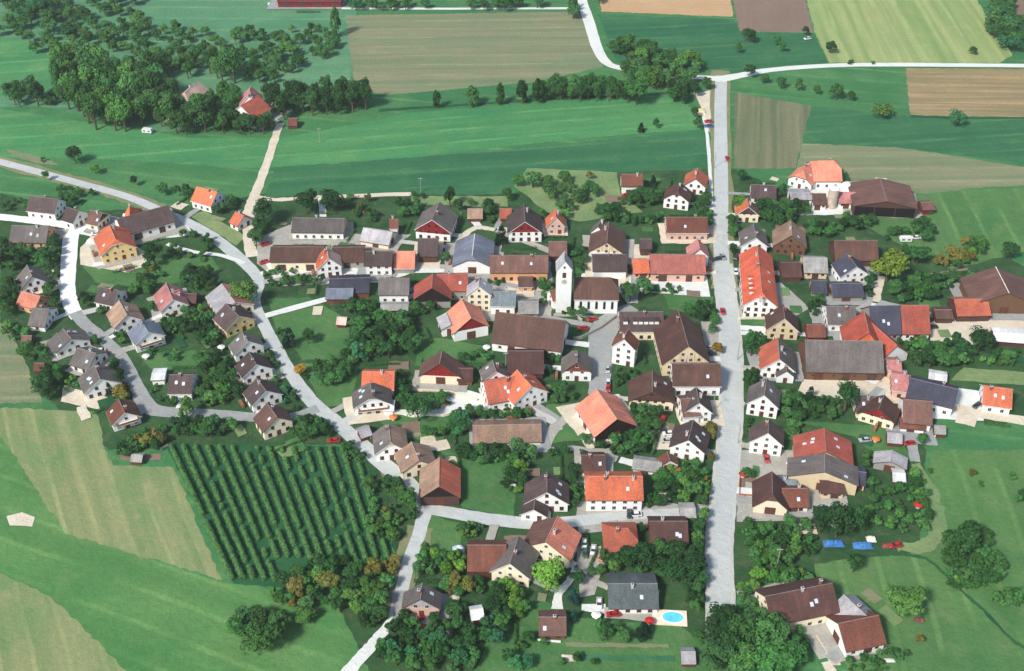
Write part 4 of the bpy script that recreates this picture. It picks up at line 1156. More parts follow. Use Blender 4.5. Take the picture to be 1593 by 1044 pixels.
# single trees that can be told apart
S = [(118, 254, 9.5, 8.5, 'dd', 'big'), (242, 413, 11.5, 9, 'dd', 'big'), (412, 350, 13, 10.5, 'dd', 'big'), (477, 333, 12, 11.5, 'dd', 'big'), (518, 332, 12, 12, 'dd', 'big'),
     (397, 383, 8, 8, 'd', 'mid'), (383, 478, 13, 11, 'ol', 'big'), (452, 540, 9, 6, 'dd', 'cone'), (480, 535, 7, 6, 'd', 'mid'), (467, 583, 5, 5.5, 'o', 'mid'),
     (700, 322, 11, 6, 'dd', 'big'), (714, 330, 7, 6, 'dd', 'mid'), (780, 380, 9, 5.5, 'dd', 'cone'), (292, 650, 8.5, 7.5, 'ol', 'mid'), (178, 585, 7, 5, 'dd', 'mid'), (186, 600, 7, 5, 'dd', 'mid'),
     (170, 612, 6, 3.4, 'dd', 'cone'), (78, 622, 8, 6, 'dd', 'mid'), (651, 655, 11, 10, 'd', 'big'), (1148, 330, 9, 8.5, 'yg', 'mid'), (1152, 283, 7, 5, 'dd', 'mid'),
     (1379, 438, 15, 17, 'y', 'big'), (1426, 412, 10, 10, 'd', 'big'), (1569, 405, 9, 8, 'd', 'big'), (1313, 642, 15, 9, 'dd', 'big'), (1259, 622, 6, 4, 'd', 'cone'), (1521, 548, 11, 11, 'dd', 'big'),
     (1116, 550, 5, 5, 'o', 'mid'), (1108, 520, 5, 4.5, 'g', 'mid'), (1105, 720, 5, 3.5, 'r', 'mid'), (1099, 752, 3.5, 2.6, 'o', 'bush'), (850, 920, 12.5, 11.5, 'yg', 'big'), (1000, 990, 6, 5, 'dd', 'cone'),
     (944, 995, 6, 5.5, 'd', 'mid'), (890, 940, 7, 4, 'b', 'cone'), (893, 965, 4.5, 3, 'b', 'cone'), (1405, 955, 11, 13, 'ol', 'big'), (1371, 183, 8, 12, 'ol', 'big'), (1486, 197, 9, 10, 'b', 'big'),
     (1490, 862, 13, 13, 'd', 'big'), (1478, 880, 8, 9, 'd', 'mid'), (1275, 830, 13, 9, 'dd', 'big'), (1300, 835, 14, 10, 'dd', 'big'), (1325, 828, 12, 8, 'dd', 'big'), (1327, 890, 8, 6, 'd', 'mid'),
     (1195, 1010, 13, 12, 'g', 'big'), (1160, 1000, 12, 11, 'd', 'big'), (1200, 1050, 12, 14, 'g', 'big'), (1170, 920, 5, 5, 'ol', 'mid'), (1125, 975, 9, 10, 'dd', 'big'), (1110, 990, 8, 8, 'dd', 'big'),
     (1240, 905, 4, 2.6, 'd', 'cone'), (997, 205, 5, 3.6, 'dd', 'cone'), (1020, 200, 6, 4.5, 'dd', 'mid'), (680, 168, 9, 5, 'dd', 'col'), (735, 165, 10, 8, 'd', 'col'), (778, 163, 11, 5.5, 'd', 'col'),
     (812, 161, 12, 7, 'dd', 'col'), (838, 160, 12, 8, 'dd', 'col'), (523, 57, 16, 7, 'd', 'col'), (990, 163, 15, 15, 'd', 'big'), (977, 160, 11, 8, 'dd', 'big'),
     (1164, 66, 9, 10, 'dd', 'big'), (1147, 84, 7, 5, 'd', 'mid'), (1207, 72, 7, 5, 'd', 'mid'), (1216, 82, 7, 6, 'd', 'mid'), (1253, 56, 6, 6, 'dd', 'mid'), (1292, 84, 8, 7, 'dd', 'mid'),
     (1165, 120, 8, 7, 'dd', 'mid'), (1187, 130, 6, 6, 'd', 'mid'), (1215, 138, 7, 7, 'd', 'mid'), (1241, 142, 7, 6, 'ol', 'mid'), (1270, 148, 6, 5, 'ol', 'mid'), (1300, 156, 9, 9, 'd', 'mid'),
     (1322, 158, 6, 5, 'd', 'mid'), (1324, 100, 3, 4, 'd', 'bush'), (1358, 101, 3, 3, 'd', 'bush'), (1512, 86, 5, 5, 'd', 'mid'), (1098, 140, 8, 6, 'd', 'mid'), (1081, 185, 7, 5, 'd', 'mid'), (1085, 202, 7, 5, 'd', 'mid'),
     (917, 280, 5, 4, 'r', 'mid'), (906, 310, 5, 4.5, 'd', 'cone'), (805, 290, 7, 7, 'd', 'mid'), (829, 292, 9, 9, 'g', 'mid'), (856, 310, 8, 9, 'g', 'mid'), (790, 312, 7, 6, 'd', 'mid'), (852, 292, 7, 8, 'l', 'mid'),
     (1015, 290, 6, 4, 'dd', 'cone'), (1098, 300, 5, 4, 'd', 'mid'), (1160, 490, 4.5, 4.5, 'd', 'mid'), (1168, 555, 7, 6.5, 'dd', 'mid'), (1161, 600, 6, 4, 'dd', 'mid'), (1162, 745, 4.5, 4.5, 'd', 'mid'),
     (1165, 640, 5, 4, 'd', 'mid'), (930, 478, 5, 3.5, 'd', 'cone'), (905, 495, 6, 5, 'd', 'mid'), (980, 470, 9, 9, 'd', 'big'), (1000, 462, 9, 9, 'g', 'mid'), (73, 282, 6, 4, 'd', 'mid'), (67, 252, 3, 3, 'd', 'bush'),
     (209, 290, 6, 4, 'dd', 'mid'), (150, 270, 5, 6, 'ol', 'mid'), (255, 302, 6, 7, 'd', 'mid'), (278, 306, 6, 4, 'd', 'mid'), (294, 312, 8, 8, 'dd', 'mid'), (620, 760, 5, 5, 'dd', 'mid'), (638, 790, 8, 8, 'd', 'mid'),
     (605, 755, 4.5, 4.5, 'dd', 'mid'), (1045, 905, 9, 9, 'dd', 'big'), (1070, 900, 9, 10, 'dd', 'big'), (1000, 880, 9, 9, 'dd', 'big'), (722, 660, 7, 6, 'b', 'mid'), (733, 290 + 30, 4, 4, 'd', 'mid'),
     (410, 1010, 10, 12, 'd', 'big'), (385, 995, 7, 7, 'd', 'mid'), (440, 975, 7, 7, 'd', 'mid'), (475, 965, 5, 7, 'ol', 'mid'), (1430, 1000, 3, 3, 'r', 'bush'), (1180, 905, 6, 6, 'yg', 'mid'), (1200, 885, 9, 8, 'd', 'mid')]
for a in S:
    p = G(a[0], a[1])
    OCC.append((p.x, p.y, a[3] / 2))
    at(*a, group='single trees between houses and fields')

# the wood around the two farmhouses, and its orchard
gw = 'trees of the wood around the two farmhouses'
for a in ((110, 130, 20, 18, 6), (160, 130, 45, 20, 9), (215, 145, 40, 24, 9), (245, 165, 30, 22, 7), (350, 120, 40, 14, 5), (320, 190, 14, 16, 4), (190, 195, 60, 12, 10)):
    clump(*a, 13, 21, 'g l g d l', 'big', (.45, .68), .5, group=gw, kind='woodland_tree')
clump(145, 165, 45, 22, 13, 14, 22, 'g d l', 'big', (.42, .62), .62, group=gw, kind='woodland_tree')
clump(225, 182, 62, 26, 24, 15, 22, 'g g d l', 'big', (.42, .62), .6, group=gw, kind='woodland_tree')
clump(115, 150, 22, 14, 5, 16, 22, 'd g', 'col', (.34, .45), .7, group=gw, kind='woodland_tree')
clump(190, 180, 50, 15, 8, 15, 20, 'd g', 'col', (.34, .45), .6, group=gw, kind='woodland_tree')
clump(290, 196, 40, 14, 13, 10, 16, 'd d g', 'big', (.5, .7), .6, group=gw, kind='woodland_tree')
clump(370, 200, 62, 12, 20, 8, 13, 'd dd g', 'big', (.6, .8), .6, group=gw, kind='woodland_tree')
clump(345, 172, 30, 18, 9, 8, 13, 'd g', 'big', (.6, .8), .6, group=gw, kind='woodland_tree')
clump(425, 175, 25, 18, 11, 10, 15, 'd dd', 'big', (.5, .7), .6, group=gw, kind='woodland_tree')
clump(500, 168, 72, 12, 26, 10, 16, 'dd dd d', 'big', (.5, .7), .58, group=gw, kind='woodland_tree')
clump(40, 158, 32, 9, 8, 9, 14, 'd g', 'big', (.5, .7), .6, group=gw, kind='woodland_tree')
clump(75, 160, 25, 5, 6, 4, 6, 'd g', 'mid', group=gw, kind='woodland_tree')
clump(280, 110, 38, 16, 12, 8, 13, 'd g', 'big', (.5, .7), .6, group=gw, kind='woodland_tree')
go = 'scattered fruit trees on the slope behind the wood'
fr = dict(kind='fruit_tree', group=go)
clump(70, 45, 75, 40, 30, 6, 10, 'd g g ol', 'mid', **fr)
clump(40, 15, 45, 18, 12, 8, 12, 'd b', 'big', group=gw, kind='woodland_tree')
clump(170, 55, 70, 35, 34, 6, 9, 'd g g ol', 'mid', **fr)
clump(280, 80, 70, 32, 30, 5, 8, 'd g g ol', 'mid', **fr)
clump(400, 95, 70, 40, 44, 5, 8, 'd g g ol', 'mid', **fr)
clump(465, 75, 60, 30, 22, 4, 7, 'd g ol', 'mid', **fr)
clump(180, 8, 50, 10, 8, 6, 9, 'd g', 'mid', **fr)
# hedge rows along the top
gt = 'trees along the stream and the roads at the top'
clump(905, 150, 75, 9, 26, 8, 12, 'g d d', 'big', (.5, .8), .55, group=gt, kind='hedgerow_tree')
clump(1030, 118, 62, 22, 34, 7, 11, 'd g g ol', 'mid', (.7, 1.0), .55, group=gt, kind='hedgerow_tree')
clump(1060, 150, 25, 12, 8, 7, 10, 'd dd', 'mid', group=gt, kind='hedgerow_tree')
clump(965, 82, 22, 10, 7, 6, 9, 'd g', 'mid', group=gt, kind='hedgerow_tree')
clump(995, 88, 25, 9, 8, 6, 9, 'd dd ol', 'mid', group=gt, kind='hedgerow_tree')
clump(600, 14, 75, 4, 14, 5, 9, 'd b', 'mid', group=gt, kind='hedgerow_tree')
clump(780, 14, 60, 4, 10, 6, 10, 'd b', 'mid', group=gt, kind='hedgerow_tree')
clump(900, 22, 12, 14, 4, 7, 10, 'd', 'mid', group=gt, kind='hedgerow_tree')
clump(925, 4, 8, 6, 2, 6, 8, 'd', 'mid', group=gt, kind='hedgerow_tree')
clump(1555, 30, 25, 40, 16, 7, 12, 'd g b', 'mid', group=gt, kind='hedgerow_tree')
clump(1575, 65, 18, 22, 8, 7, 12, 'd b', 'mid', group=gt, kind='hedgerow_tree')
# gardens: (cx, cy, rx, ry, n, hmin, hmax, tints, shape)
gg = 'trees and bushes in the village gardens'
for c in (
    (30, 325, 30, 10, 6, 3, 6, 'd g'), (112, 312, 25, 8, 6, 3, 6, 'd g'), (140, 300, 60, 8, 8, 2.5, 4, 'd g'), (20, 400, 28, 22, 16, 3.5, 8, 'd dd g'), (80, 395, 16, 30, 16, 3.5, 8, 'd dd g'), (85, 455, 15, 25, 10, 3, 6, 'd g'),
    (18, 470, 20, 25, 12, 3.5, 8, 'd dd'), (25, 520, 20, 18, 12, 2.5, 5, 'd g l'), (60, 550, 30, 12, 14, 2.5, 5, 'd g'), (75, 595, 16, 22, 14, 4, 8, 'dd d'), (95, 600, 30, 14, 8, 2, 3.5, 'g d yg'),
    (130, 480, 12, 14, 6, 3, 6, 'dd d'), (160, 478, 14, 9, 4, 3, 5, 'd g'), (150, 530, 12, 8, 5, 3, 5, 'dd d'), (185, 575, 9, 30, 12, 3.5, 6, 'dd d'), (195, 612, 14, 12, 6, 2.5, 5, 'd r'),
    (220, 450, 22, 12, 10, 3.5, 6, 'd g'), (240, 425, 20, 10, 6, 2.5, 5, 'd r g'), (310, 440, 32, 12, 14, 3.5, 7, 'd dd g'), (290, 400, 38, 12, 10, 2.5, 5, 'g d ol'), (300, 370, 20, 8, 5, 3, 5, 'g d'), (325, 380, 8, 14, 6, 3, 6, 'd dd'),
    (285, 500, 38, 22, 26, 3, 6.5, 'd dd g l'), (250, 480, 20, 8, 5, 3, 5, 'g d'), (325, 520, 18, 25, 16, 3, 7, 'd dd g'), (180, 530, 22, 8, 6, 2.5, 4, 'l g d'), (255, 555, 25, 8, 5, 2, 4, 'g d'), (335, 570, 28, 18, 14, 3, 6, 'd dd g'),
    (330, 612, 30, 22, 24, 2.5, 5.5, 'd g ol l'), (370, 600, 14, 20, 8, 3, 6, 'dd d'), (270, 628, 22, 8, 8, 2.5, 5, 'd g'), (237, 610, 8, 12, 4, 2, 4, 'g l'), (310, 672, 58, 10, 30, 3.5, 6.5, 'd dd g'), (230, 690, 30, 12, 14, 2.5, 5, 'd dd g r'),
    (200, 705, 22, 8, 10, 2, 4, 'd g'), (430, 555, 14, 40, 18, 2.5, 5, 'd g'), (400, 560, 8, 30, 6, 2.5, 4, 'd g'), (445, 620, 16, 12, 8, 2.5, 5, 'd b'), (490, 670, 40, 14, 22, 3, 6, 'd dd'), (465, 645, 16, 8, 6, 2.5, 5, 'd b'), (470, 590, 6, 4, 2, 2.5, 4, 'd'),
    (515, 585, 30, 18, 12, 4.5, 8, 'g d'), (460, 440, 48, 6, 24, 2.5, 4.5, 'd dd g'), (430, 425, 28, 5, 6, 2.5, 4, 'd g'), (340, 330, 8, 6, 3, 3, 5, 'd'), (350, 322, 22, 8, 8, 3, 6, 'd dd'), (372, 352, 10, 8, 5, 4, 7, 'dd d'),
    (400, 362, 12, 12, 8, 4, 7, 'dd d'), (555, 322, 22, 12, 8, 2.5, 5, 'd g r'), (570, 340, 15, 10, 6, 3, 5, 'd'), (635, 330, 22, 10, 8, 3, 6, 'd dd'), (650, 312, 12, 6, 3, 2.5, 4, 'd'), (755, 330, 12, 8, 5, 3, 6, 'd g'), (760, 345, 25, 5, 5, 2, 3.5, 'd'),
    (600, 530, 55, 30, 42, 3.5, 8.5, 'd dd dd g'), (600, 500, 45, 12, 16, 3, 6, 'd dd'), (650, 480, 25, 10, 8, 3, 6, 'dd d'), (560, 480, 32, 8, 14, 2.5, 5, 'dd d'), (560, 508, 12, 8, 4, 2.5, 5, 'g r'), (560, 555, 22, 14, 8, 4, 8, 'd b'),
    (890, 300, 40, 18, 14, 4, 7, 'd g l'), (880, 345, 12, 25, 8, 3, 6, 'g d l'), (945, 335, 16, 10, 7, 4, 7, 'd dd'), (1000, 315, 35, 12, 18, 3.5, 7, 'd dd'), (980, 345, 50, 8, 20, 2.5, 5, 'd dd g'), (1095, 345, 10, 30, 12, 3, 6, 'd dd'),
    (1098, 322, 10, 8, 4, 4, 6, 'd'), (905, 405, 12, 22, 8, 3, 6, 'd dd'), (840, 352, 8, 14, 5, 3, 6, 'd'), (745, 415, 14, 6, 3, 3, 5, 'd g'), (690, 410, 10, 12, 4, 3.5, 6, 'd dd'), (770, 440, 14, 5, 3, 2, 3.5, 'd'), (850, 455, 10, 25, 9, 2.5, 5, 'd dd g'),
    (900, 490, 25, 8, 10, 2.5, 5, 'd dd'), (985, 460, 25, 14, 12, 4, 7, 'd g'), (1040, 455, 22, 6, 7, 2, 4, 'd dd'), (1090, 490, 22, 10, 12, 3, 6, 'd dd'), (1115, 500, 6, 12, 3, 3, 5, 'd'), (1190, 325, 14, 12, 6, 3.5, 6, 'dd d'),
    (1210, 340, 28, 14, 18, 4, 8, 'dd d'), (1240, 330, 20, 8, 7, 4, 7, 'd dd'), (1215, 305, 8, 8, 3, 4, 6, 'd'), (1140, 370, 9, 28, 14, 3, 7, 'dd d'), (1220, 385, 6, 10, 3, 3, 5, 'd'), (1280, 360, 30, 10, 14, 3, 6, 'd dd g'), (1330, 352, 25, 8, 8, 4, 7, 'd dd'),
    (1395, 370, 20, 10, 5, 3, 6, 'd'), (1430, 370, 20, 14, 10, 4, 8, 'd dd'), (1410, 400, 12, 14, 5, 3, 6, 'd'), (1480, 410, 30, 10, 12, 3, 6, 'd r'), (1510, 395, 18, 18, 10, 4, 7, 'd ol r'), (1460, 440, 50, 10, 26, 2.5, 5.5, 'd dd g'), (1420, 460, 40, 14, 22, 3, 6, 'd dd g'),
    (1300, 460, 40, 6, 14, 2.5, 4.5, 'g d yg'), (1270, 480, 12, 12, 8, 3, 6, 'd dd'), (1355, 450, 8, 16, 5, 3, 6, 'dd'), (1380, 545, 10, 30, 8, 3, 6, 'dd d'), (1415, 545, 22, 18, 14, 3, 6, 'd dd g'), (1440, 560, 30, 18, 20, 4, 8, 'd dd g'), (1480, 555, 30, 18, 18, 4, 8, 'd g dd'),
    (1560, 560, 35, 12, 16, 2.5, 4.5, 'd g l'), (1540, 535, 25, 8, 8, 3, 6, 'd g'), (1535, 645, 16, 8, 6, 3, 6, 'dd b'), (1175, 545, 18, 14, 12, 3, 7, 'dd d'), (1240, 575, 12, 14, 6, 3, 6, 'd'), (1165, 595, 14, 12, 6, 2.5, 5, 'dd'), (1150, 500, 6, 18, 4, 2, 4, 'd'),
    (1180, 520, 25, 5, 6, 2, 3.5, 'd g'), (1245, 645, 32, 14, 20, 3, 6.5, 'd dd g'), (1290, 640, 30, 14, 14, 3, 6, 'd dd'), (1230, 620, 10, 12, 4, 3, 5, 'd'), (1165, 625, 8, 14, 5, 2.5, 5, 'd dd'), (1160, 670, 8, 18, 5, 2.5, 4.5, 'd'), (1235, 680, 10, 20, 6, 2.5, 5, 'd g'),
    (1410, 690, 25, 12, 10, 3, 6, 'd dd g'), (1360, 720, 20, 12, 6, 2.5, 4.5, 'g d l'), (1430, 760, 18, 35, 9, 3, 6, 'd g ol'), (1400, 760, 25, 14, 6, 4, 7, 'd dd'), (1360, 770, 25, 14, 4, 3, 6, 'd g'), (1400, 800, 60, 30, 18, 3, 5.5, 'd g g l'),
    (1340, 850, 60, 6, 10, 2, 4, 'd g'), (1240, 830, 40, 12, 12, 3, 6, 'd g'), (1200, 860, 40, 30, 22, 4, 8, 'd dd g ol'), (1165, 830, 14, 12, 4, 2.5, 5, 'd'), (1255, 850, 14, 14, 5, 3, 5, 'd'), (1220, 905, 45, 9, 14, 3, 6, 'd yg g'),
    (1515, 850, 20, 30, 14, 4, 9, 'd g'), (1530, 890, 28, 22, 22, 3, 6, 'd g'), (1500, 905, 35, 15, 12, 2.5, 5, 'd g ol'), (1570, 935, 28, 12, 16, 2.5, 5, 'd g'), (1480, 750, 50, 30, 3, 2, 4, 'd r'), (1570, 760, 25, 40, 3, 3, 5, 'd'),
    (1160, 985, 50, 40, 26, 5, 10, 'd g dd'), (1190, 1035, 40, 25, 14, 8, 12, 'g d'), (1120, 950, 22, 20, 14, 5, 9, 'dd d'), (1240, 1000, 18, 38, 20, 3, 7, 'dd d'), (1150, 930, 22, 12, 8, 4, 7, 'd ol'), (1340, 1035, 30, 10, 8, 2.5, 4, 'd g'), (1360, 1015, 30, 6, 8, 2, 3.5, 'g d'),
    (1030, 865, 78, 24, 60, 5, 9, 'dd dd d g'), (1080, 880, 28, 34, 30, 5, 9, 'dd d g ol'), (985, 875, 50, 22, 24, 4, 8, 'dd d ol'), (930, 905, 16, 12, 6, 3, 5, 'd ol y'), (1085, 930, 20, 20, 14, 4, 8, 'dd d'), (1050, 830, 60, 10, 16, 4, 7, 'dd d'),
    (1060, 750, 38, 32, 36, 3, 6.5, 'd g ol dd'), (1095, 790, 12, 30, 10, 3, 6, 'g ol yg'), (1040, 725, 8, 8, 3, 3, 5, 'g'), (1105, 690, 5, 34, 9, 3, 6, 'r d r'), (1000, 655, 30, 20, 16, 4, 7.5, 'dd d'), (985, 690, 30, 16, 18, 4, 7, 'dd d'), (970, 710, 25, 10, 8, 3, 6, 'dd d'),
    (920, 700, 22, 14, 10, 3, 6, 'dd d'), (960, 590, 30, 12, 12, 3, 5, 'd dd g'), (870, 620, 25, 12, 8, 3, 6, 'd g'), (860, 570, 14, 12, 6, 3.5, 6, 'dd d'), (920, 560, 6, 18, 5, 3, 5, 'dd'), (790, 580, 25, 6, 4, 2.5, 4, 'd'), (735, 590, 20, 12, 8, 3, 6, 'dd d g'), (740, 560, 25, 7, 6, 3, 5, 'g d'),
    (625, 620, 18, 12, 6, 3, 6, 'd dd'), (620, 600, 14, 12, 6, 3, 6, 'dd d'), (680, 630, 20, 12, 6, 3, 5, 'd g'), (775, 645, 50, 8, 18, 2.5, 5, 'd g dd'), (715, 665, 14, 18, 10, 3, 6, 'b d'), (770, 710, 60, 14, 24, 3, 6.5, 'd dd g'), (800, 745, 16, 28, 14, 3.5, 7, 'd dd yg'),
    (850, 705, 40, 8, 8, 3, 5, 'dd d'), (680, 680, 20, 8, 4, 3, 5, 'd'), (700, 720, 20, 14, 4, 3, 5, 'd g'), (650, 800, 20, 16, 8, 3.5, 6.5, 'd g'), (595, 770, 30, 30, 14, 2.5, 5, 'd g ol'), (560, 705, 30, 12, 12, 2.5, 4.5, 'd g'), (600, 820, 25, 25, 14, 2.5, 5, 'd g ol r'),
    (735, 830, 22, 10, 8, 2.5, 5, 'd ol'), (700, 880, 32, 14, 16, 3, 5.5, 'd g yg'), (660, 880, 14, 20, 10, 3, 6, 'd g'), (720, 915, 30, 14, 14, 3, 6, 'd g r'), (790, 940, 28, 30, 26, 4, 8, 'd dd yg'), (825, 905, 14, 10, 6, 3, 6, 'd g'), (885, 900, 18, 14, 9, 3.5, 6.5, 'd dd'),
    (760, 985, 30, 18, 14, 4, 7, 'd dd b'), (640, 1010, 60, 34, 60, 4, 8, 'd g dd b'), (710, 1025, 35, 22, 18, 4, 8, 'd g b'), (710, 955, 20, 10, 6, 3.5, 6, 'dd d'), (690, 975, 25, 10, 7, 3, 5, 'd b'), (600, 975, 40, 14, 18, 4, 7, 'd dd'), (560, 940, 45, 26, 26, 4, 7.5, 'd g ol dd'),
    (480, 925, 55, 26, 30, 4, 7, 'd g ol r'), (520, 890, 40, 12, 14, 4, 6.5, 'd dd'), (400, 985, 40, 22, 14, 4, 8, 'd g'), (600, 900, 30, 20, 14, 3, 6, 'd g r'), (820, 1000, 30, 10, 4, 2.5, 5, 'g d'), (950, 990, 25, 10, 5, 3, 5, 'd'), (800, 1035, 20, 8, 3, 3.5, 6, 'dd b'), (900, 1035, 40, 8, 4, 2.5, 4, 'd'),
    (1390, 1020, 30, 8, 5, 2, 3.5, 'g'), (1100, 1000, 20, 10, 4, 3, 5, 'd'), (860, 975, 6, 20, 2, 3, 5, 'd'), (1010, 785, 25, 8, 8, 3, 5, 'd'), (895, 760, 6, 25, 6, 3, 5.5, 'dd d'), (880, 790, 15, 6, 4, 3, 5, 'dd'), (930, 800, 20, 5, 4, 2, 3.5, 'd g'),
    ):
    clump(*c[:4], max(2, round(c[4] * .84)), *c[5:], group=gg)

clump(1119, 992, 18, 18, 9, 6, 9, 'd dd g', 'big', (.9, 1.2), .45, free=False, group=gg)
clump(1120, 1030, 26, 16, 8, 7, 10, 'd g', 'big', (.9, 1.2), .5, group=gg)
# clipped hedges and firewood beside houses
rnd = random.Random(41)
def strip(L, w_, h_, rnd, leaf=.2):
    V, Fc = [], []
    for k in range(int(L * 42)):
        e = rvec(rnd)
        c = Vector((rnd.uniform(-L / 2, L / 2), e.y * w_ / 2 * 1.1, .15 + abs(e.z) * h_))
        leafquad(V, Fc, c, Vector((0, e.y, abs(e.z) + .2)) + rvec(rnd) * .4, leaf, rnd)
    me = bpy.data.meshes.new('hedge'); me.from_pydata(V, [], Fc); me.materials.append(M_LEAF)
    return me
nh = nw = 0
for i, (rp, lab) in enumerate(LAND):
    fts = [f for f in BASEFOOT if (f[0] - rp.x) ** 2 + (f[1] - rp.y) ** 2 < 4]
    if not fts: continue
    x0, y0, a, X, Y = fts[0]
    if X * Y < 22: continue
    for t in range(6):
        sd_ = rnd.choice((0, 1, 2, 3)); off = rnd.uniform(4, 8); L = rnd.uniform(7, 15)
        ca, sa = math.cos(a), math.sin(a)
        lx, ly = ((X + off, 0), (-X - off, 0), (0, Y + off), (0, -Y - off))[sd_]
        c = Vector((x0 + lx * ca - ly * sa, y0 + lx * sa + ly * ca, 0))
        hz_ = a + (math.pi / 2 if sd_ < 2 else 0)
        dv = Vector((math.cos(hz_), math.sin(hz_), 0)) * L / 2
        if blocked(c, 1) or blocked(c + dv, 1) or blocked(c - dv, 1) or blocked(c + dv / 2, 1) or blocked(c - dv / 2, 1): continue
        o = link('garden_hedge', strip(L, 1.0, rnd.uniform(1.0, 1.6), rnd), None, (c.x, c.y, .1), hz_)
        v = rnd.uniform(.6, 1.1); o.color = (v, v, v, 1)
        tag(o, ' '.join(('straight garden hedge near the ' + lab).split()[:16]), 'hedge', 'clipped hedges along the gardens')
        nh += 1
        break
    if rnd.random() < .2:
        ca, sa = math.cos(a), math.sin(a)
        lx, ly = rnd.choice(((X + 1.3, rnd.uniform(-2, 2)), (rnd.uniform(-3, 3), -Y - 1.3)))
        c = Vector((x0 + lx * ca - ly * sa, y0 + lx * sa + ly * ca, .3))
        m = MB()
        for r_ in range(5):
            for k in range(12):
                m.tube((-1.7 + k * .31, -.45, .16 + r_ * .29), (-1.7 + k * .31, .45, .16 + r_ * .29), .15, .15, 6)
        o = link('firewood_stack', m.mesh('firewood_stack', [M_RAIL]), None, c, a)
        tag(o, ' '.join(('brown firewood stack beside the ' + lab).split()[:16]), 'firewood', 'firewood stacks')
        nw += 1
print('hedges', nh, nw)

# plantation: sixteen rows, each one continuous leafy strip
def row(p, q, i):
    rnd = random.Random(900 + i)
    d = (q - p); L = d.length; d.normalize(); nn = Vector((-d.y, d.x, 0))
    V, Fc = [], []
    t = 0
    while t < L:
        if rnd.random() < .03: t += rnd.uniform(1.5, 3.5); continue
        w_, h_ = rnd.uniform(.75, 1.1), rnd.uniform(1.5, 2.3)
        c = p + d * t + nn * rnd.uniform(-.08, .08)
        for k in range(105):
            e = rvec(rnd)
            if e.z < -.1: e.z = -e.z
            r = Vector((e.x * w_, e.y * w_, .25 + abs(e.z) * (h_ - .3)))
            leafquad(V, Fc, c + r, e + rvec(rnd) * .35, .22, rnd)
        t += .85
    me = bpy.data.meshes.new('foliage')
    me.from_pydata(V, [], Fc)
    me.materials.append(M_LEAF)
    root = empty('orchard_row', p)
    for v in me.vertices: v.co -= p
    c = link('foliage', me, root)
    c.color = (1.75, 1.4, 1.6, 1)
    m = MB()
    t = .5
    while t < L:
        s = d * t
        m.tube((s.x, s.y, -.1), (s.x, s.y, 1.3), .08, .06, 5)
        t += 1.9
    link('stems', m.mesh('stems', [M_BARK]), root)
    return root
NR = 16
for i in range(NR):
    t = i / (NR - 1)
    x0 = 267 + t * 285
    x1 = 361 + t * 252
    y1 = 902 if x1 < 432 else (868 if x1 < 490 else (872 if x1 < 560 else 885))
    p, q = G(x0, 696 + t * 6), G(x1, 900)
    f = (y1 - 696) / 204
    q = G(x0 + (x1 - x0) * f, y1)
    r = row(p, q, i)
    lab = 'leafy green orchard row, %s from the tan field' % ('nearest' if i == 0 else (ORD[i].split()[0]))
    tag(r, lab, 'orchard row', 'parallel orchard rows beside the tan field')

# labels of the plants: what they are and where they stand
LMALL = LAND + LM
def relation(p, q):
    dx, dy = p.x - q.x, p.y - q.y
    if abs(dx) > abs(dy) * 1.1: return 'right of' if dx > 0 else 'left of'
    return 'behind' if dy > 0 else 'in front of'
KG = {'bush': 'low bushes in the village gardens', 'leafy_tree': None}
byk = {}
for P in PL:
    x, y = pix(P['p'] + Vector((0, 0, P['h'] / 2)))
    d = (P['p'] - Vector((0, 0, CH))).length
    P['vis'] = P['h'] * P['dm'] / d / d * (1 if -40 < x < 1633 and -60 < y < 1100 else 0)
    byk.setdefault(P['kw'], []).append(P)
for k, L_ in byk.items():
    L_.sort(key=lambda P: -P['vis'])
    for i, P in enumerate(L_): P['solo'] = i < 298 and P['vis'] > 0
keyed = {}
for P in PL:
    best = sorted(((P['p'] - q).length, i) for i, (q, l) in enumerate(LMALL))[0]
    q, l = LMALL[best[1]]
    key = (P['adj'], P['kw'].replace('_', ' '), relation(P['p'], q), l)
    keyed.setdefault(key, []).append((best[0], P))
for (adj, kw, rel, l), lst in keyed.items():
    lst.sort(key=lambda a: a[0])
    for i, (dist, P) in enumerate(lst):
        if not P['solo']: continue
        s = '%s %s %s the %s' % (adj, kw, rel, l)
        if len(lst) > 1: s = ('nearest ' if i == 0 else ORD[min(i, 39)] + ' ') + s
        build_plant(P)['label'] = ' '.join(s.split()[:16])
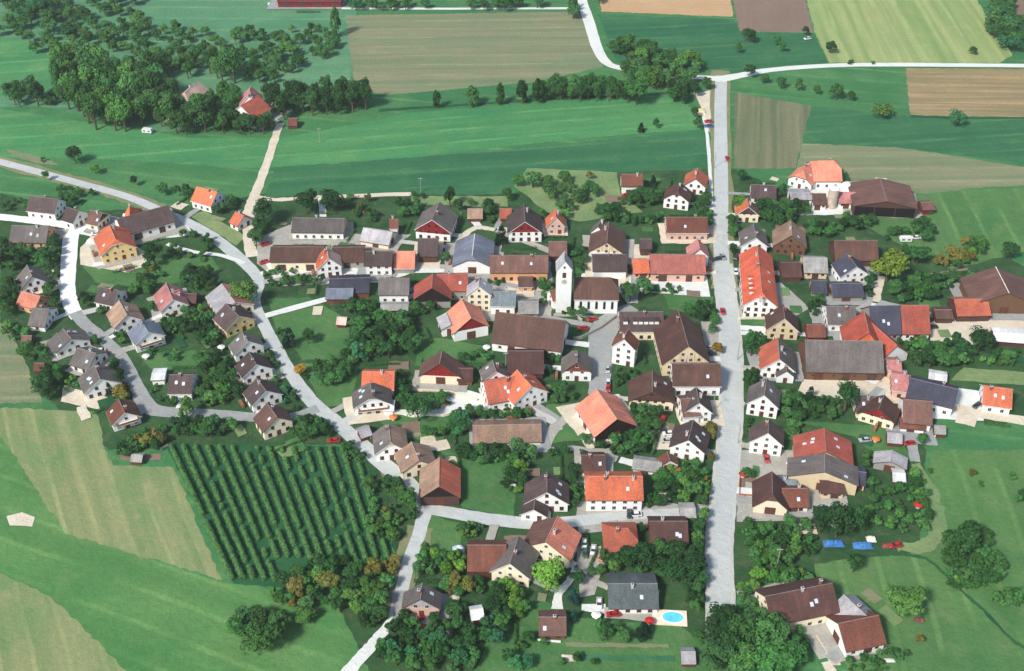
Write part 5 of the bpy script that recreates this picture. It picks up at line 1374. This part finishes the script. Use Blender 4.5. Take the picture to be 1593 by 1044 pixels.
# the rest: one mass of greenery, instanced crowns on points
rest = [P for P in PL if not P['solo'] and P['vis'] > 0]
def stuff_growth(rest):
    flatm = [(k, m) for k in CR for m in CR[k]]
    lib = bpy.data.collections.new('growth_library')      # not linked to the scene: only feeds the instancer
    order = {}
    for i, (k, m) in enumerate(flatm):
        o = bpy.data.objects.new('growth_%03d' % i, m)
        lib.objects.link(o)
        order[(k, m.name)] = i
    me = bpy.data.meshes.new('garden_growth')
    me.from_pydata([tuple(P['p'] + Vector((0, 0, P['h'] * (FT.get(P['shape'], .13) - (.05 if P['shape'] == 'bush' else 0))))) for P in rest], [], [])
    ix = me.attributes.new('idx', 'INT', 'POINT'); ix.data.foreach_set('value', [order[(P['shape'], CR[P['shape']][P['mi']].name)] for P in rest])
    sc_ = me.attributes.new('scl', 'FLOAT_VECTOR', 'POINT')
    sc_.data.foreach_set('vector', [v for P in rest for v in (P['dm'], P['dm'] * P['ry'], P['h'] * (1 - FT.get(P['shape'], .13)) * 1.03)])
    rt = me.attributes.new('rotz', 'FLOAT_VECTOR', 'POINT'); rt.data.foreach_set('vector', [v for P in rest for v in (0, 0, P['rz'])])
    tn = me.attributes.new('tint', 'FLOAT_VECTOR', 'POINT'); tn.data.foreach_set('vector', [v for P in rest for v in P['col'][:3]])
    o = link('garden_growth', me)
    tag(o, 'mass of smaller garden trees and bushes filling the village', 'greenery', kind='stuff')
    gt_ = bpy.data.node_groups.new('growth', 'GeometryNodeTree')
    gt_.interface.new_socket('Geometry', in_out='INPUT', socket_type='NodeSocketGeometry')
    gt_.interface.new_socket('Geometry', in_out='OUTPUT', socket_type='NodeSocketGeometry')
    n = gt_.nodes
    gi, go_ = n.new('NodeGroupInput'), n.new('NodeGroupOutput')
    ins = n.new('GeometryNodeInstanceOnPoints'); ci = n.new('GeometryNodeCollectionInfo')
    ci.inputs['Collection'].default_value = lib; ci.inputs['Separate Children'].default_value = True; ci.inputs['Reset Children'].default_value = True
    def att(name, t):
        a = n.new('GeometryNodeInputNamedAttribute'); a.data_type = t; a.inputs['Name'].default_value = name
        return a.outputs['Attribute']
    gt_.links.new(gi.outputs[0], ins.inputs['Points']); gt_.links.new(ci.outputs[0], ins.inputs['Instance'])
    ins.inputs['Pick Instance'].default_value = True
    gt_.links.new(att('idx', 'INT'), ins.inputs['Instance Index'])
    gt_.links.new(att('rotz', 'FLOAT_VECTOR'), ins.inputs['Rotation']); gt_.links.new(att('scl', 'FLOAT_VECTOR'), ins.inputs['Scale'])
    gt_.links.new(ins.outputs[0], go_.inputs[0])
    md = o.modifiers.new('growth', 'NODES'); md.node_group = gt_
if rest: stuff_growth(rest)
print('plants', len(PL), 'kinds', {k: len(v) for k, v in byk.items()}, 'stuff', len(rest))

# ------------------------------------------------------------ cars, pool and small things
def paint(rgb):
    m, n, b = newmat('car_paint')
    b.inputs['Base Color'].default_value = (*lin(rgb), 1)
    b.inputs['Roughness'].default_value = .3
    b.inputs['Specular IOR Level'].default_value = .5
    b.inputs['Coat Weight'].default_value = .4
    return m
PAINT = {k: paint(v) for k, v in dict(red=(186, 30, 26), white=(226, 226, 224), dark=(46, 50, 58), grey=(140, 144, 148), blue=(52, 84, 150), green=(58, 92, 62), silver=(176, 180, 184)).items()}
M_TYRE = flat('tyre_rubber', (30, 30, 30)); M_RIM = flat('wheel_rim', (150, 150, 150), .4)
M_LAMP = flat('headlight_glass', (214, 214, 206), .2); M_TAIL = flat('tail_light', (150, 24, 20), .3)
def car_meshes():
    L, W = 4.3, 1.66
    # body profile (x, z) swept across the width with a slightly narrower shoulder
    prof = [(-2.12, .35), (-2.15, .72), (-2.0, .88), (-.9, .92), (1.0, .95), (1.95, .9), (2.12, .78), (2.15, .4), (2.05, .28), (-2.05, .28)]
    m = MB()
    def ring(y, k): return [(x * (1 - .02 * k), y, z + (-.03 * k if z > .5 else 0)) for x, z in prof]
    ys = [(-.83, 1), (-.76, 0), (.76, 0), (.83, 1)]
    rs = [ring(y, k) for y, k in ys]
    for a, b in zip(rs, rs[1:]):
        for i in range(len(prof)):
            j = (i + 1) % len(prof)
            m.poly([a[i], a[j], b[j], b[i]])
    m.poly(rs[0][::-1]); m.poly(rs[-1])
    # roof
    m.poly([(-.45, -.56, 1.38), (1.05, -.56, 1.40), (1.05, .56, 1.40), (-.45, .56, 1.38)])
    g = MB()
    lo = [(-1.15, -.72, .91), (1.75, -.72, .93), (1.75, .72, .93), (-1.15, .72, .91)]
    hi = [(-.45, -.56, 1.37), (1.05, -.56, 1.39), (1.05, .56, 1.39), (-.45, .56, 1.37)]
    for i in range(4):
        g.poly([lo[i], lo[(i + 1) % 4], hi[(i + 1) % 4], hi[i]])
    wh = MB(); wh.tube((0, -.1, 0), (0, .1, 0), .31, .31, 14, 0); wh.tube((0, -.115, 0), (0, .115, 0), .17, .17, 10, 1)
    hl = MB(); hl.box(-.03, .03, -.18, .18, -.07, .07)
    return m, g, wh, hl
_b, _g, _w, _h = car_meshes()
BODY = {k: _b.mesh('body', [v]) for k, v in PAINT.items()}
GLS = _g.mesh('windows', [M_GLASS]); WHL = _w.mesh('wheel', [M_TYRE, M_RIM]); HLT = _h.mesh('headlight', [M_LAMP]); TLT = _h.mesh('tail_light', [M_TAIL])
def car(px, py, deg, colr, label, s=1.0):
    p = G(px, py)
    root = empty('parked_car', (p.x, p.y, .28), R(deg))
    tag(root, label, 'car', 'cars in the village')
    root.scale = (s, s, s)
    link('body', BODY[colr], root); link('windows', GLS, root)
    for x in (-1.3, 1.3):
        for y in (-.76, .76): link('wheel', WHL, root, (x, y, .31))
    for y in (-.55, .55):
        link('headlight', HLT, root, (-2.13, y, .68)); link('tail_light', TLT, root, (2.13, y, .7))
for c in (
    (1124, 487, 90, 'red', 'red car driving on the main road beside the inn'),
    (1131, 249, 90, 'red', 'small red car on the upper main road edge'),
    (1102, 191, 4, 'red', 'red car parked on sandy lay-by beside blue car'),
    (1103, 198, 4, 'blue', 'blue car parked on sandy lay-by beside red car'),
    (1116, 405, 15, 'dark', 'dark car, left of two side by side on main road'),
    (1124, 402, 100, 'grey', 'grey car, right of two side by side on main road'),
    (1146, 402, 60, 'dark', 'dark car pulled up right of the main road'),
    (1144, 425, 90, 'white', 'white car parked beside the orange terrace'),
    (1150, 436, 80, 'dark', 'dark car parked just below the white terrace car'),
    (1103, 544, 10, 'silver', 'silver car parked beside the massive inn'),
    (1105, 553, 10, 'dark', 'dark car parked beside the massive inn'),
    (907, 513, 5, 'red', 'red car parked below the white church'),
    (921, 499, 20, 'red', 'second red car parked near the church hedge'),
    (946, 598, 85, 'white', 'white car on the lane below the church square'),
    (946, 606, 85, 'red', 'red car on the lane below the church square'),
    (945, 577, 88, 'silver', 'silver car stopped on the church lane'),
    (1040, 677, 5, 'white', 'white car in the yard left of white gable house'),
    (1037, 688, 5, 'silver', 'silver car in the yard left of white gable house'),
    (1031, 655, 70, 'red', 'red car in front of the orange-edged brown house'),
    (1027, 672, 5, 'dark', 'dark car at the back of the small yard'),
    (988, 803, 5, 'white', 'white car in front of the orange row house'),
    (979, 802, 85, 'dark', 'dark car in front of the orange row house'),
    (896, 738, 80, 'blue', 'blue car left of the small plum-roofed house'),
    (909, 848, 85, 'white', 'white car beside the salmon-roofed farmhouse'),
    (910, 863, 85, 'green', 'green car beside the salmon-roofed farmhouse'),
    (923, 858, 80, 'white', 'white car between two farm buildings in the yard'),
    (938, 868, 60, 'red', 'red car under the hipped orange-brown house'),
    (954, 958, 5, 'red', 'red car in front of the grey bungalow'),
    (932, 941, 85, 'white', 'white car left of the grey bungalow'),
    (650, 967, 40, 'red', 'red car below the pinkish gable house'),
    (580, 966, 10, 'white', 'white car left of the lane at the bottom'),
    (162, 552, 10, 'red', 'red car beside the street bend on the left'),
    (156, 548, 10, 'white', 'white car beside the street bend on the left'),
    (378, 472, 65, 'red', 'red car beside the grey and pink roofed house'),
    (1176, 590, 10, 'dark', 'dark car beside the streaky orange roofed house'),
    (1519, 633, 40, 'dark', 'dark car left of the far right orange house'),
    (1450, 511, 5, 'dark', 'dark car on the sandy farm yard'),
    (1166, 630, 85, 'white', 'white car parked left of green-shuttered white house'),
    (1192, 716, 88, 'red', 'red car below the three-window white house'),
    (1232, 722, 30, 'white', 'white car left of the big red farm hall'),
    (973, 306, 10, 'red', 'red car in front of the meadow edge white house'),
    (572, 331, 30, 'red', 'red car in the garden left of orange cottage'),
    (413, 382, 30, 'red', 'red car, upper one behind the cream workshop'),
    (411, 410, 30, 'red', 'red car, lower one left of the cream workshop'),
    (1393, 855 - 4, 10, 'red', 'red car at the end of the blue tarpaulins'),
    (1345, 687, 10, 'silver', 'silver car on the lawn behind the red hall'),
    (1414, 692, 10, 'red', 'red car right of the little grey shed'),
    (520, 688, 10, 'red', 'red car at the upper right orchard corner'),
    (1256, 62, 20, 'white', 'white car beside a lone tree on brown soil'),
    (1180, 458, 90, 'dark', 'dark car behind the orange terrace gable'),
    (1424, 372, 5, 'white', 'white car under trees behind the yellow crown'),
    (700, 448, 88, 'silver', 'silver car in the gravel yard below blue barn'),
    (150, 366, 10, 'white', 'white car near the bright orange new house'),
    ): car(*c[:3], c[3], c[4])

# trailer in the meadow and caravan
def trailer(px, py, deg, label, name):
    p = G(px, py)
    root = empty(name, (p.x, p.y, 0), R(deg))
    tag(root, label, name)
    m = MB()
    prof = [(-2.4, .6), (-2.6, 1.5), (-2.2, 2.5), (2.2, 2.5), (2.6, 1.6), (2.4, .6)]
    a = [(x, -1.05, z) for x, z in prof]; b = [(x, 1.05, z) for x, z in prof]
    for i in range(6): m.poly([a[i], a[(i + 1) % 6], b[(i + 1) % 6], b[i]])
    m.poly(a[::-1]); m.poly(b)
    link('body', m.mesh('body', [PAINT['white']]), root)
    for x in (-1.2, 1.2):
        q = MB(); q.box(x - .6, x + .6, -1.09, -1.05, 1.3, 1.9)
        link('window', q.mesh('window', [M_GLASS]), root)
    for y in (-.95, .95): link('wheel', WHL, root, (0, y, .31))
    q = MB(); q.tube((2.4, 0, .6), (3.6, 0, .5), .06, .05)
    link('drawbar', q.mesh('drawbar', [M_METAL]), root)
trailer(230, 207, -12, 'white trailer standing at the edge of the wood', 'trailer')
trailer(1408, 376, 0, 'white caravan behind the garden trees at right', 'caravan')

# pool with terrace
p = G(1042, 961)
p.z = .2
root = empty('swimming_pool', p, R(-4))
tag(root, 'oval turquoise swimming pool on a pale paved terrace', 'swimming pool')
m = MB(); m.box(-5.2, 5.0, -3.0, 2.6, -.2, .22)
link('terrace', m.mesh('terrace', [flat('pale_paving', (232, 214, 190), var=.1)]), root)
m = MB(); n = 36
E = lambda a, rx, ry: (.9 + rx * math.cos(a), -.1 + ry * math.sin(a))
m.poly([(*E(2 * math.pi * k / n, 3.1, 2.0), .27) for k in range(n)])
def watermat():
    m_, nn, b = newmat('pool_water')
    g_ = N(nn, 'ShaderNodeNewGeometry').outputs['Position']
    nn.links.new(mix(nn, noise(nn, g_, .8, 3), lin((84, 196, 222)), lin((112, 214, 232))), b.inputs['Base Color'])
    b.inputs['Roughness'].default_value = .08
    return m_
link('water', m.mesh('water', [watermat()]), root)
m = MB()
for k in range(n):
    a0, a1 = 2 * math.pi * k / n, 2 * math.pi * (k + 1) / n
    i0, i1, o0, o1 = E(a0, 3.08, 1.98), E(a1, 3.08, 1.98), E(a0, 3.4, 2.3), E(a1, 3.4, 2.3)
    m.poly([(*i0, .32), (*i1, .32), (*o1, .32), (*o0, .32)][::-1]); m.poly([(*o0, .32), (*o1, .32), (*o1, .2), (*o0, .2)]); m.poly([(*i1, .32), (*i0, .32), (*i0, .2), (*i1, .2)])
link('rim', m.mesh('rim', [flat('pool_rim', (236, 236, 230))]), root)

# walls and fences
def wall(px, h, t, rgb, label, name='garden_wall', cat='wall'):
    P = [G(*a) for a in px]
    m = MB()
    for a, b in zip(P, P[1:]):
        d = (b - a).normalized(); nn = Vector((-d.y, d.x, 0)) * t / 2
        a2, b2 = a - d * t / 2 - P[0], b + d * t / 2 * .98 - P[0]
        q = [a2 - nn, b2 - nn, b2 + nn, a2 + nn]
        lo = [(v.x, v.y, -.1) for v in q]; hi = [(v.x, v.y, h) for v in q]
        m.poly(hi); 
        for i in range(4): m.poly([lo[i], lo[(i + 1) % 4], hi[(i + 1) % 4], hi[i]])
        h += .003
    o = link(name, m.mesh(name, [wallmat(rgb)]), None, P[0])
    tag(o, label, cat)
wall([(608, 644), (690, 648), (700, 646)], 1.1, .3, (226, 220, 200), 'low cream garden wall right of grey gable house')
wall([(640, 608), (700, 612), (742, 624)], 1.2, .3, (220, 210, 184), 'cream garden wall in front of dark red barn')
wall([(958, 495), (935, 512), (905, 527), (893, 529)], 1.4, .4, (150, 146, 136), 'grey stone churchyard wall along the square')
wall([(862, 492), (895, 492), (905, 500)], 1.2, .4, (186, 180, 166), 'pale stone wall at the foot of the tower')
wall([(1148, 497), (1200, 496), (1203, 530)], 1.1, .25, (220, 212, 192), 'cream wall around the small lawn by main road')
wall([(1150, 577), (1182, 576)], 1.0, .25, (206, 198, 178), 'short cream wall below the dark road tree')
wall([(836, 997), (872, 1000)], .9, .12, (232, 232, 228), 'white board fence of the low garden house', 'garden_fence', 'fence')
wall([(145, 745), (145, 768), (178, 771)], .9, .2, (160, 84, 66), 'red fence around the small road garden') if False else None
wall([(1151, 745), (1150, 771), (1176, 773)], .9, .15, (170, 84, 62), 'red-brown fence around the small roadside garden', 'garden_fence', 'fence')
wall([(1015, 922), (1024, 926), (1022, 952)], 2.2, .3, (228, 214, 186), 'cream privacy wall between bungalow and pool')
wall([(1178, 927), (1176, 945), (1200, 972)], 1.0, .3, (214, 206, 188), 'low pale wall at the left end of the manor')
wall([(1396, 606), (1440, 618), (1490, 634)], 1.3, .3, (226, 218, 200), 'long white wall below the slate-roofed house')
wall([(250, 700), (262, 694)], 1.0, .2, (180, 170, 150), 'short wall at the upper orchard corner')
wall([(1405, 432), (1450, 428), (1505, 420)], 1.0, .15, (160, 140, 130), 'thin pinkish garden fence behind the hedges', 'garden_fence', 'fence')

# utility poles
def pole(px, py, h, label):
    p = G(px, py)
    root = empty('utility_pole', p)
    tag(root, label, 'pole', 'poles beside the roads')
    m = MB(); m.tube((0, 0, -.2), (0, 0, h), .16, .1, 8); link('mast', m.mesh('mast', [flat('pole_wood', (150, 146, 136))]), root)
    m = MB(); m.box(-.9, .9, -.06, .06, h - .7, h - .55)
    for x in (-.8, 0, .8): m.tube((x, 0, h - .55), (x, 0, h - .35), .05, .05, 6)
    link('cross_arm', m.mesh('cross_arm', [M_METAL]), root)
pole(1206, 895, 12, 'tall pale utility pole right of the lower main road')
pole(1111, 262, 9, 'utility pole left of the upper main road')
pole(1147, 560, 9, 'utility pole right of main road near streaky orange roof')
pole(1148, 690, 9, 'utility pole beside the three-window white house')
pole(787, 578, 9, 'pale pole at the left end of plum-roofed barn')
pole(1109, 640, 9, 'utility pole left of main road by white angular house')
pole(498, 222, 8, 'lone pole on the meadow right of the farm track')
pole(655, 300, 8, 'lone pole behind the village on the meadow edge')

# blue tarpaulins, boxes and stacks
def tarp(px, py, L, W, h, rgb, label, name='tarpaulin_pile', rz=0, cat='tarpaulin'):
    p = G(px, py)
    rnd = random.Random(int(px + py))
    m = MB()
    nx, ny = 10, 6
    P = [[None] * (ny + 1) for _ in range(nx + 1)]
    for i in range(nx + 1):
        for j in range(ny + 1):
            u, v = i / nx * 2 - 1, j / ny * 2 - 1
            e = max(0, 1 - abs(u) ** 5) * max(0, 1 - abs(v) ** 3)
            P[i][j] = (u * L / 2 * (1 + rnd.uniform(-.03, .03)), v * W / 2 * (1 + rnd.uniform(-.06, .06)), e * h * rnd.uniform(.8, 1.1) + .2)
    for i in range(nx):
        for j in range(ny):
            m.poly([P[i][j], P[i + 1][j], P[i + 1][j + 1], P[i][j + 1]])
    o = link(name, m.mesh(name, [flat(name, rgb, .5)]), None, (p.x, p.y, 0), R(rz))
    tag(o, label, cat)
tarp(1297, 847, 6.6, 2.8, 1.5, (62, 112, 170), 'long blue tarpaulin pile, left of two below dark trees')
tarp(1342, 850, 6.2, 2.8, 1.4, (70, 120, 176), 'long blue tarpaulin pile, right of two below dark trees')
tarp(1355, 840, 3, 2.4, 1.2, (220, 216, 200), 'white covered pile behind the right blue tarpaulin')
tarp(1378, 850, 2.4, 2, 1, (130, 70, 60), 'small reddish pile right of blue tarpaulins', 'wood_pile', cat='wood pile')
tarp(1090, 175, 5, 7, 1.4, (226, 208, 160), 'pale yellow sand heap beside the upper main road', 'sand_heap', cat='heap')
tarp(1430, 965, 3, 2, .8, (110, 70, 60), 'small brown brush pile on the right meadow', 'brush_pile', cat='pile')
tarp(1240, 742, 5, 3, 1.4, (224, 222, 214), 'white sheeted stack beside the red farm hall', 'sheeted_stack', cat='stack')
tarp(1384, 1028, 3, 1.4, .5, (206, 206, 196), 'pale board stack on the grass at bottom right', 'board_stack', cat='stack')
tarp(692, 985, 3, 3, 1.2, (214, 212, 204), 'small white covered pile in the bottom gardens')
tarp(800, 846, 3, 3, 1.6, (190, 196, 204), 'pale round covered pile behind the red-brown barn') if False else None
tarp(714, 858, 4, 3.6, 2.0, (196, 206, 214), 'pale bluish covered pile left of the red-brown barn')
tarp(826, 455 + 250, 4, 3, 1.4, (206, 196, 150), 'straw-coloured heap right of the greenhouse shed', 'straw_heap', cat='heap')
tarp(155, 411, 5.5, 3, .5, (222, 218, 208), 'white slab of building material on bare sand', 'slab_stack', 12, cat='stack')
tarp(142, 377, 4, 3, 1.6, (226, 222, 214), 'white covered stack left of the orange new house', 'sheeted_stack', cat='stack')

# garden tables with parasols
def parasol(px, py, rgb, label):
    p = G(px, py)
    root = empty('garden_table', p)
    tag(root, label, 'garden table', 'garden tables with parasols')
    m = MB(); m.tube((0, 0, .68), (0, 0, .74), .6, .6, 12)
    for a in range(4): m.tube((math.cos(a * 1.57) * .4, math.sin(a * 1.57) * .4, 0), (math.cos(a * 1.57) * .4, math.sin(a * 1.57) * .4, .68), .03, .03, 5)
    link('table_top', m.mesh('table_top', [M_TRIMW]), root)
    m = MB(); m.tube((0, 0, 0), (0, 0, 2.35), .03, .03, 6); link('pole', m.mesh('pole', [M_METAL]), root)
    m = MB(); m.tube((0, 0, 1.95), (0, 0, 2.5), 1.5, .04, 8, cap=False); link('canopy', m.mesh('canopy', [flat('canopy_cloth', rgb, .7)]), root)
RED, WHI, ORA = (190, 44, 34), (232, 230, 222), (220, 120, 60)
for px, py, c_, l in (
    (1341, 806, WHI, 'white parasol on the meadow right of the dark trees'), (797, 763, WHI, 'white parasol on the lawn left of brown-roofed house'), (345, 546, WHI, 'white parasol in the green gardens left of garden row'),
    (757, 546, WHI, 'white parasol on the lawn left of plum-roofed barn'), (612, 655, ORA, 'orange parasol above the grey-roofed lane house') , (1361, 689, ORA, 'orange parasol on the lawn behind the red hall'),
    (1427, 792, RED, 'red parasol beside the curved sandy track'), (690, 632, ORA, 'orange parasol behind the low cream garden wall'), (1052, 737, ORA, 'orange parasol right of the tiny white-gabled shed'),
    (1155, 744, RED, 'red parasol in the small roadside garden'), (655, 984, RED, 'red parasol below the lane house car'), (1297, 822, WHI, 'white parasol left of the blue tarpaulins'),
    (927, 963, WHI, 'white parasol on the lawn left of the bungalow'), (1010, 972, RED, 'red parasol near the swimming pool terrace'), (228, 560, WHI, 'white parasol below the balcony of the slate-roofed house'),
    (318, 562, WHI, 'white parasol above the white garage house'), (1270, 552 - 36, WHI, 'white parasol beside the small dark red shed')): parasol(px, py, c_, l)

# haze: thin even air
HZ = 0.0001
hz = MB(); hz.box(-1500, 1500, -400, 2200, -1.0, CH + 6)
hm = bpy.data.materials.new('haze_air'); hm.use_nodes = True
hn = hm.node_tree
hn.nodes.remove(hn.nodes['Principled BSDF'])
pv = hn.nodes.new('ShaderNodeVolumePrincipled')
pv.inputs['Color'].default_value = (.92, .94, .90, 1); pv.inputs['Density'].default_value = HZ; pv.inputs['Anisotropy'].default_value = .2
hn.links.new(pv.outputs[0], hn.nodes['Material Output'].inputs['Volume'])
if HZ > 0: tag(link('haze', hz.mesh('haze', [hm])), kind='stuff')
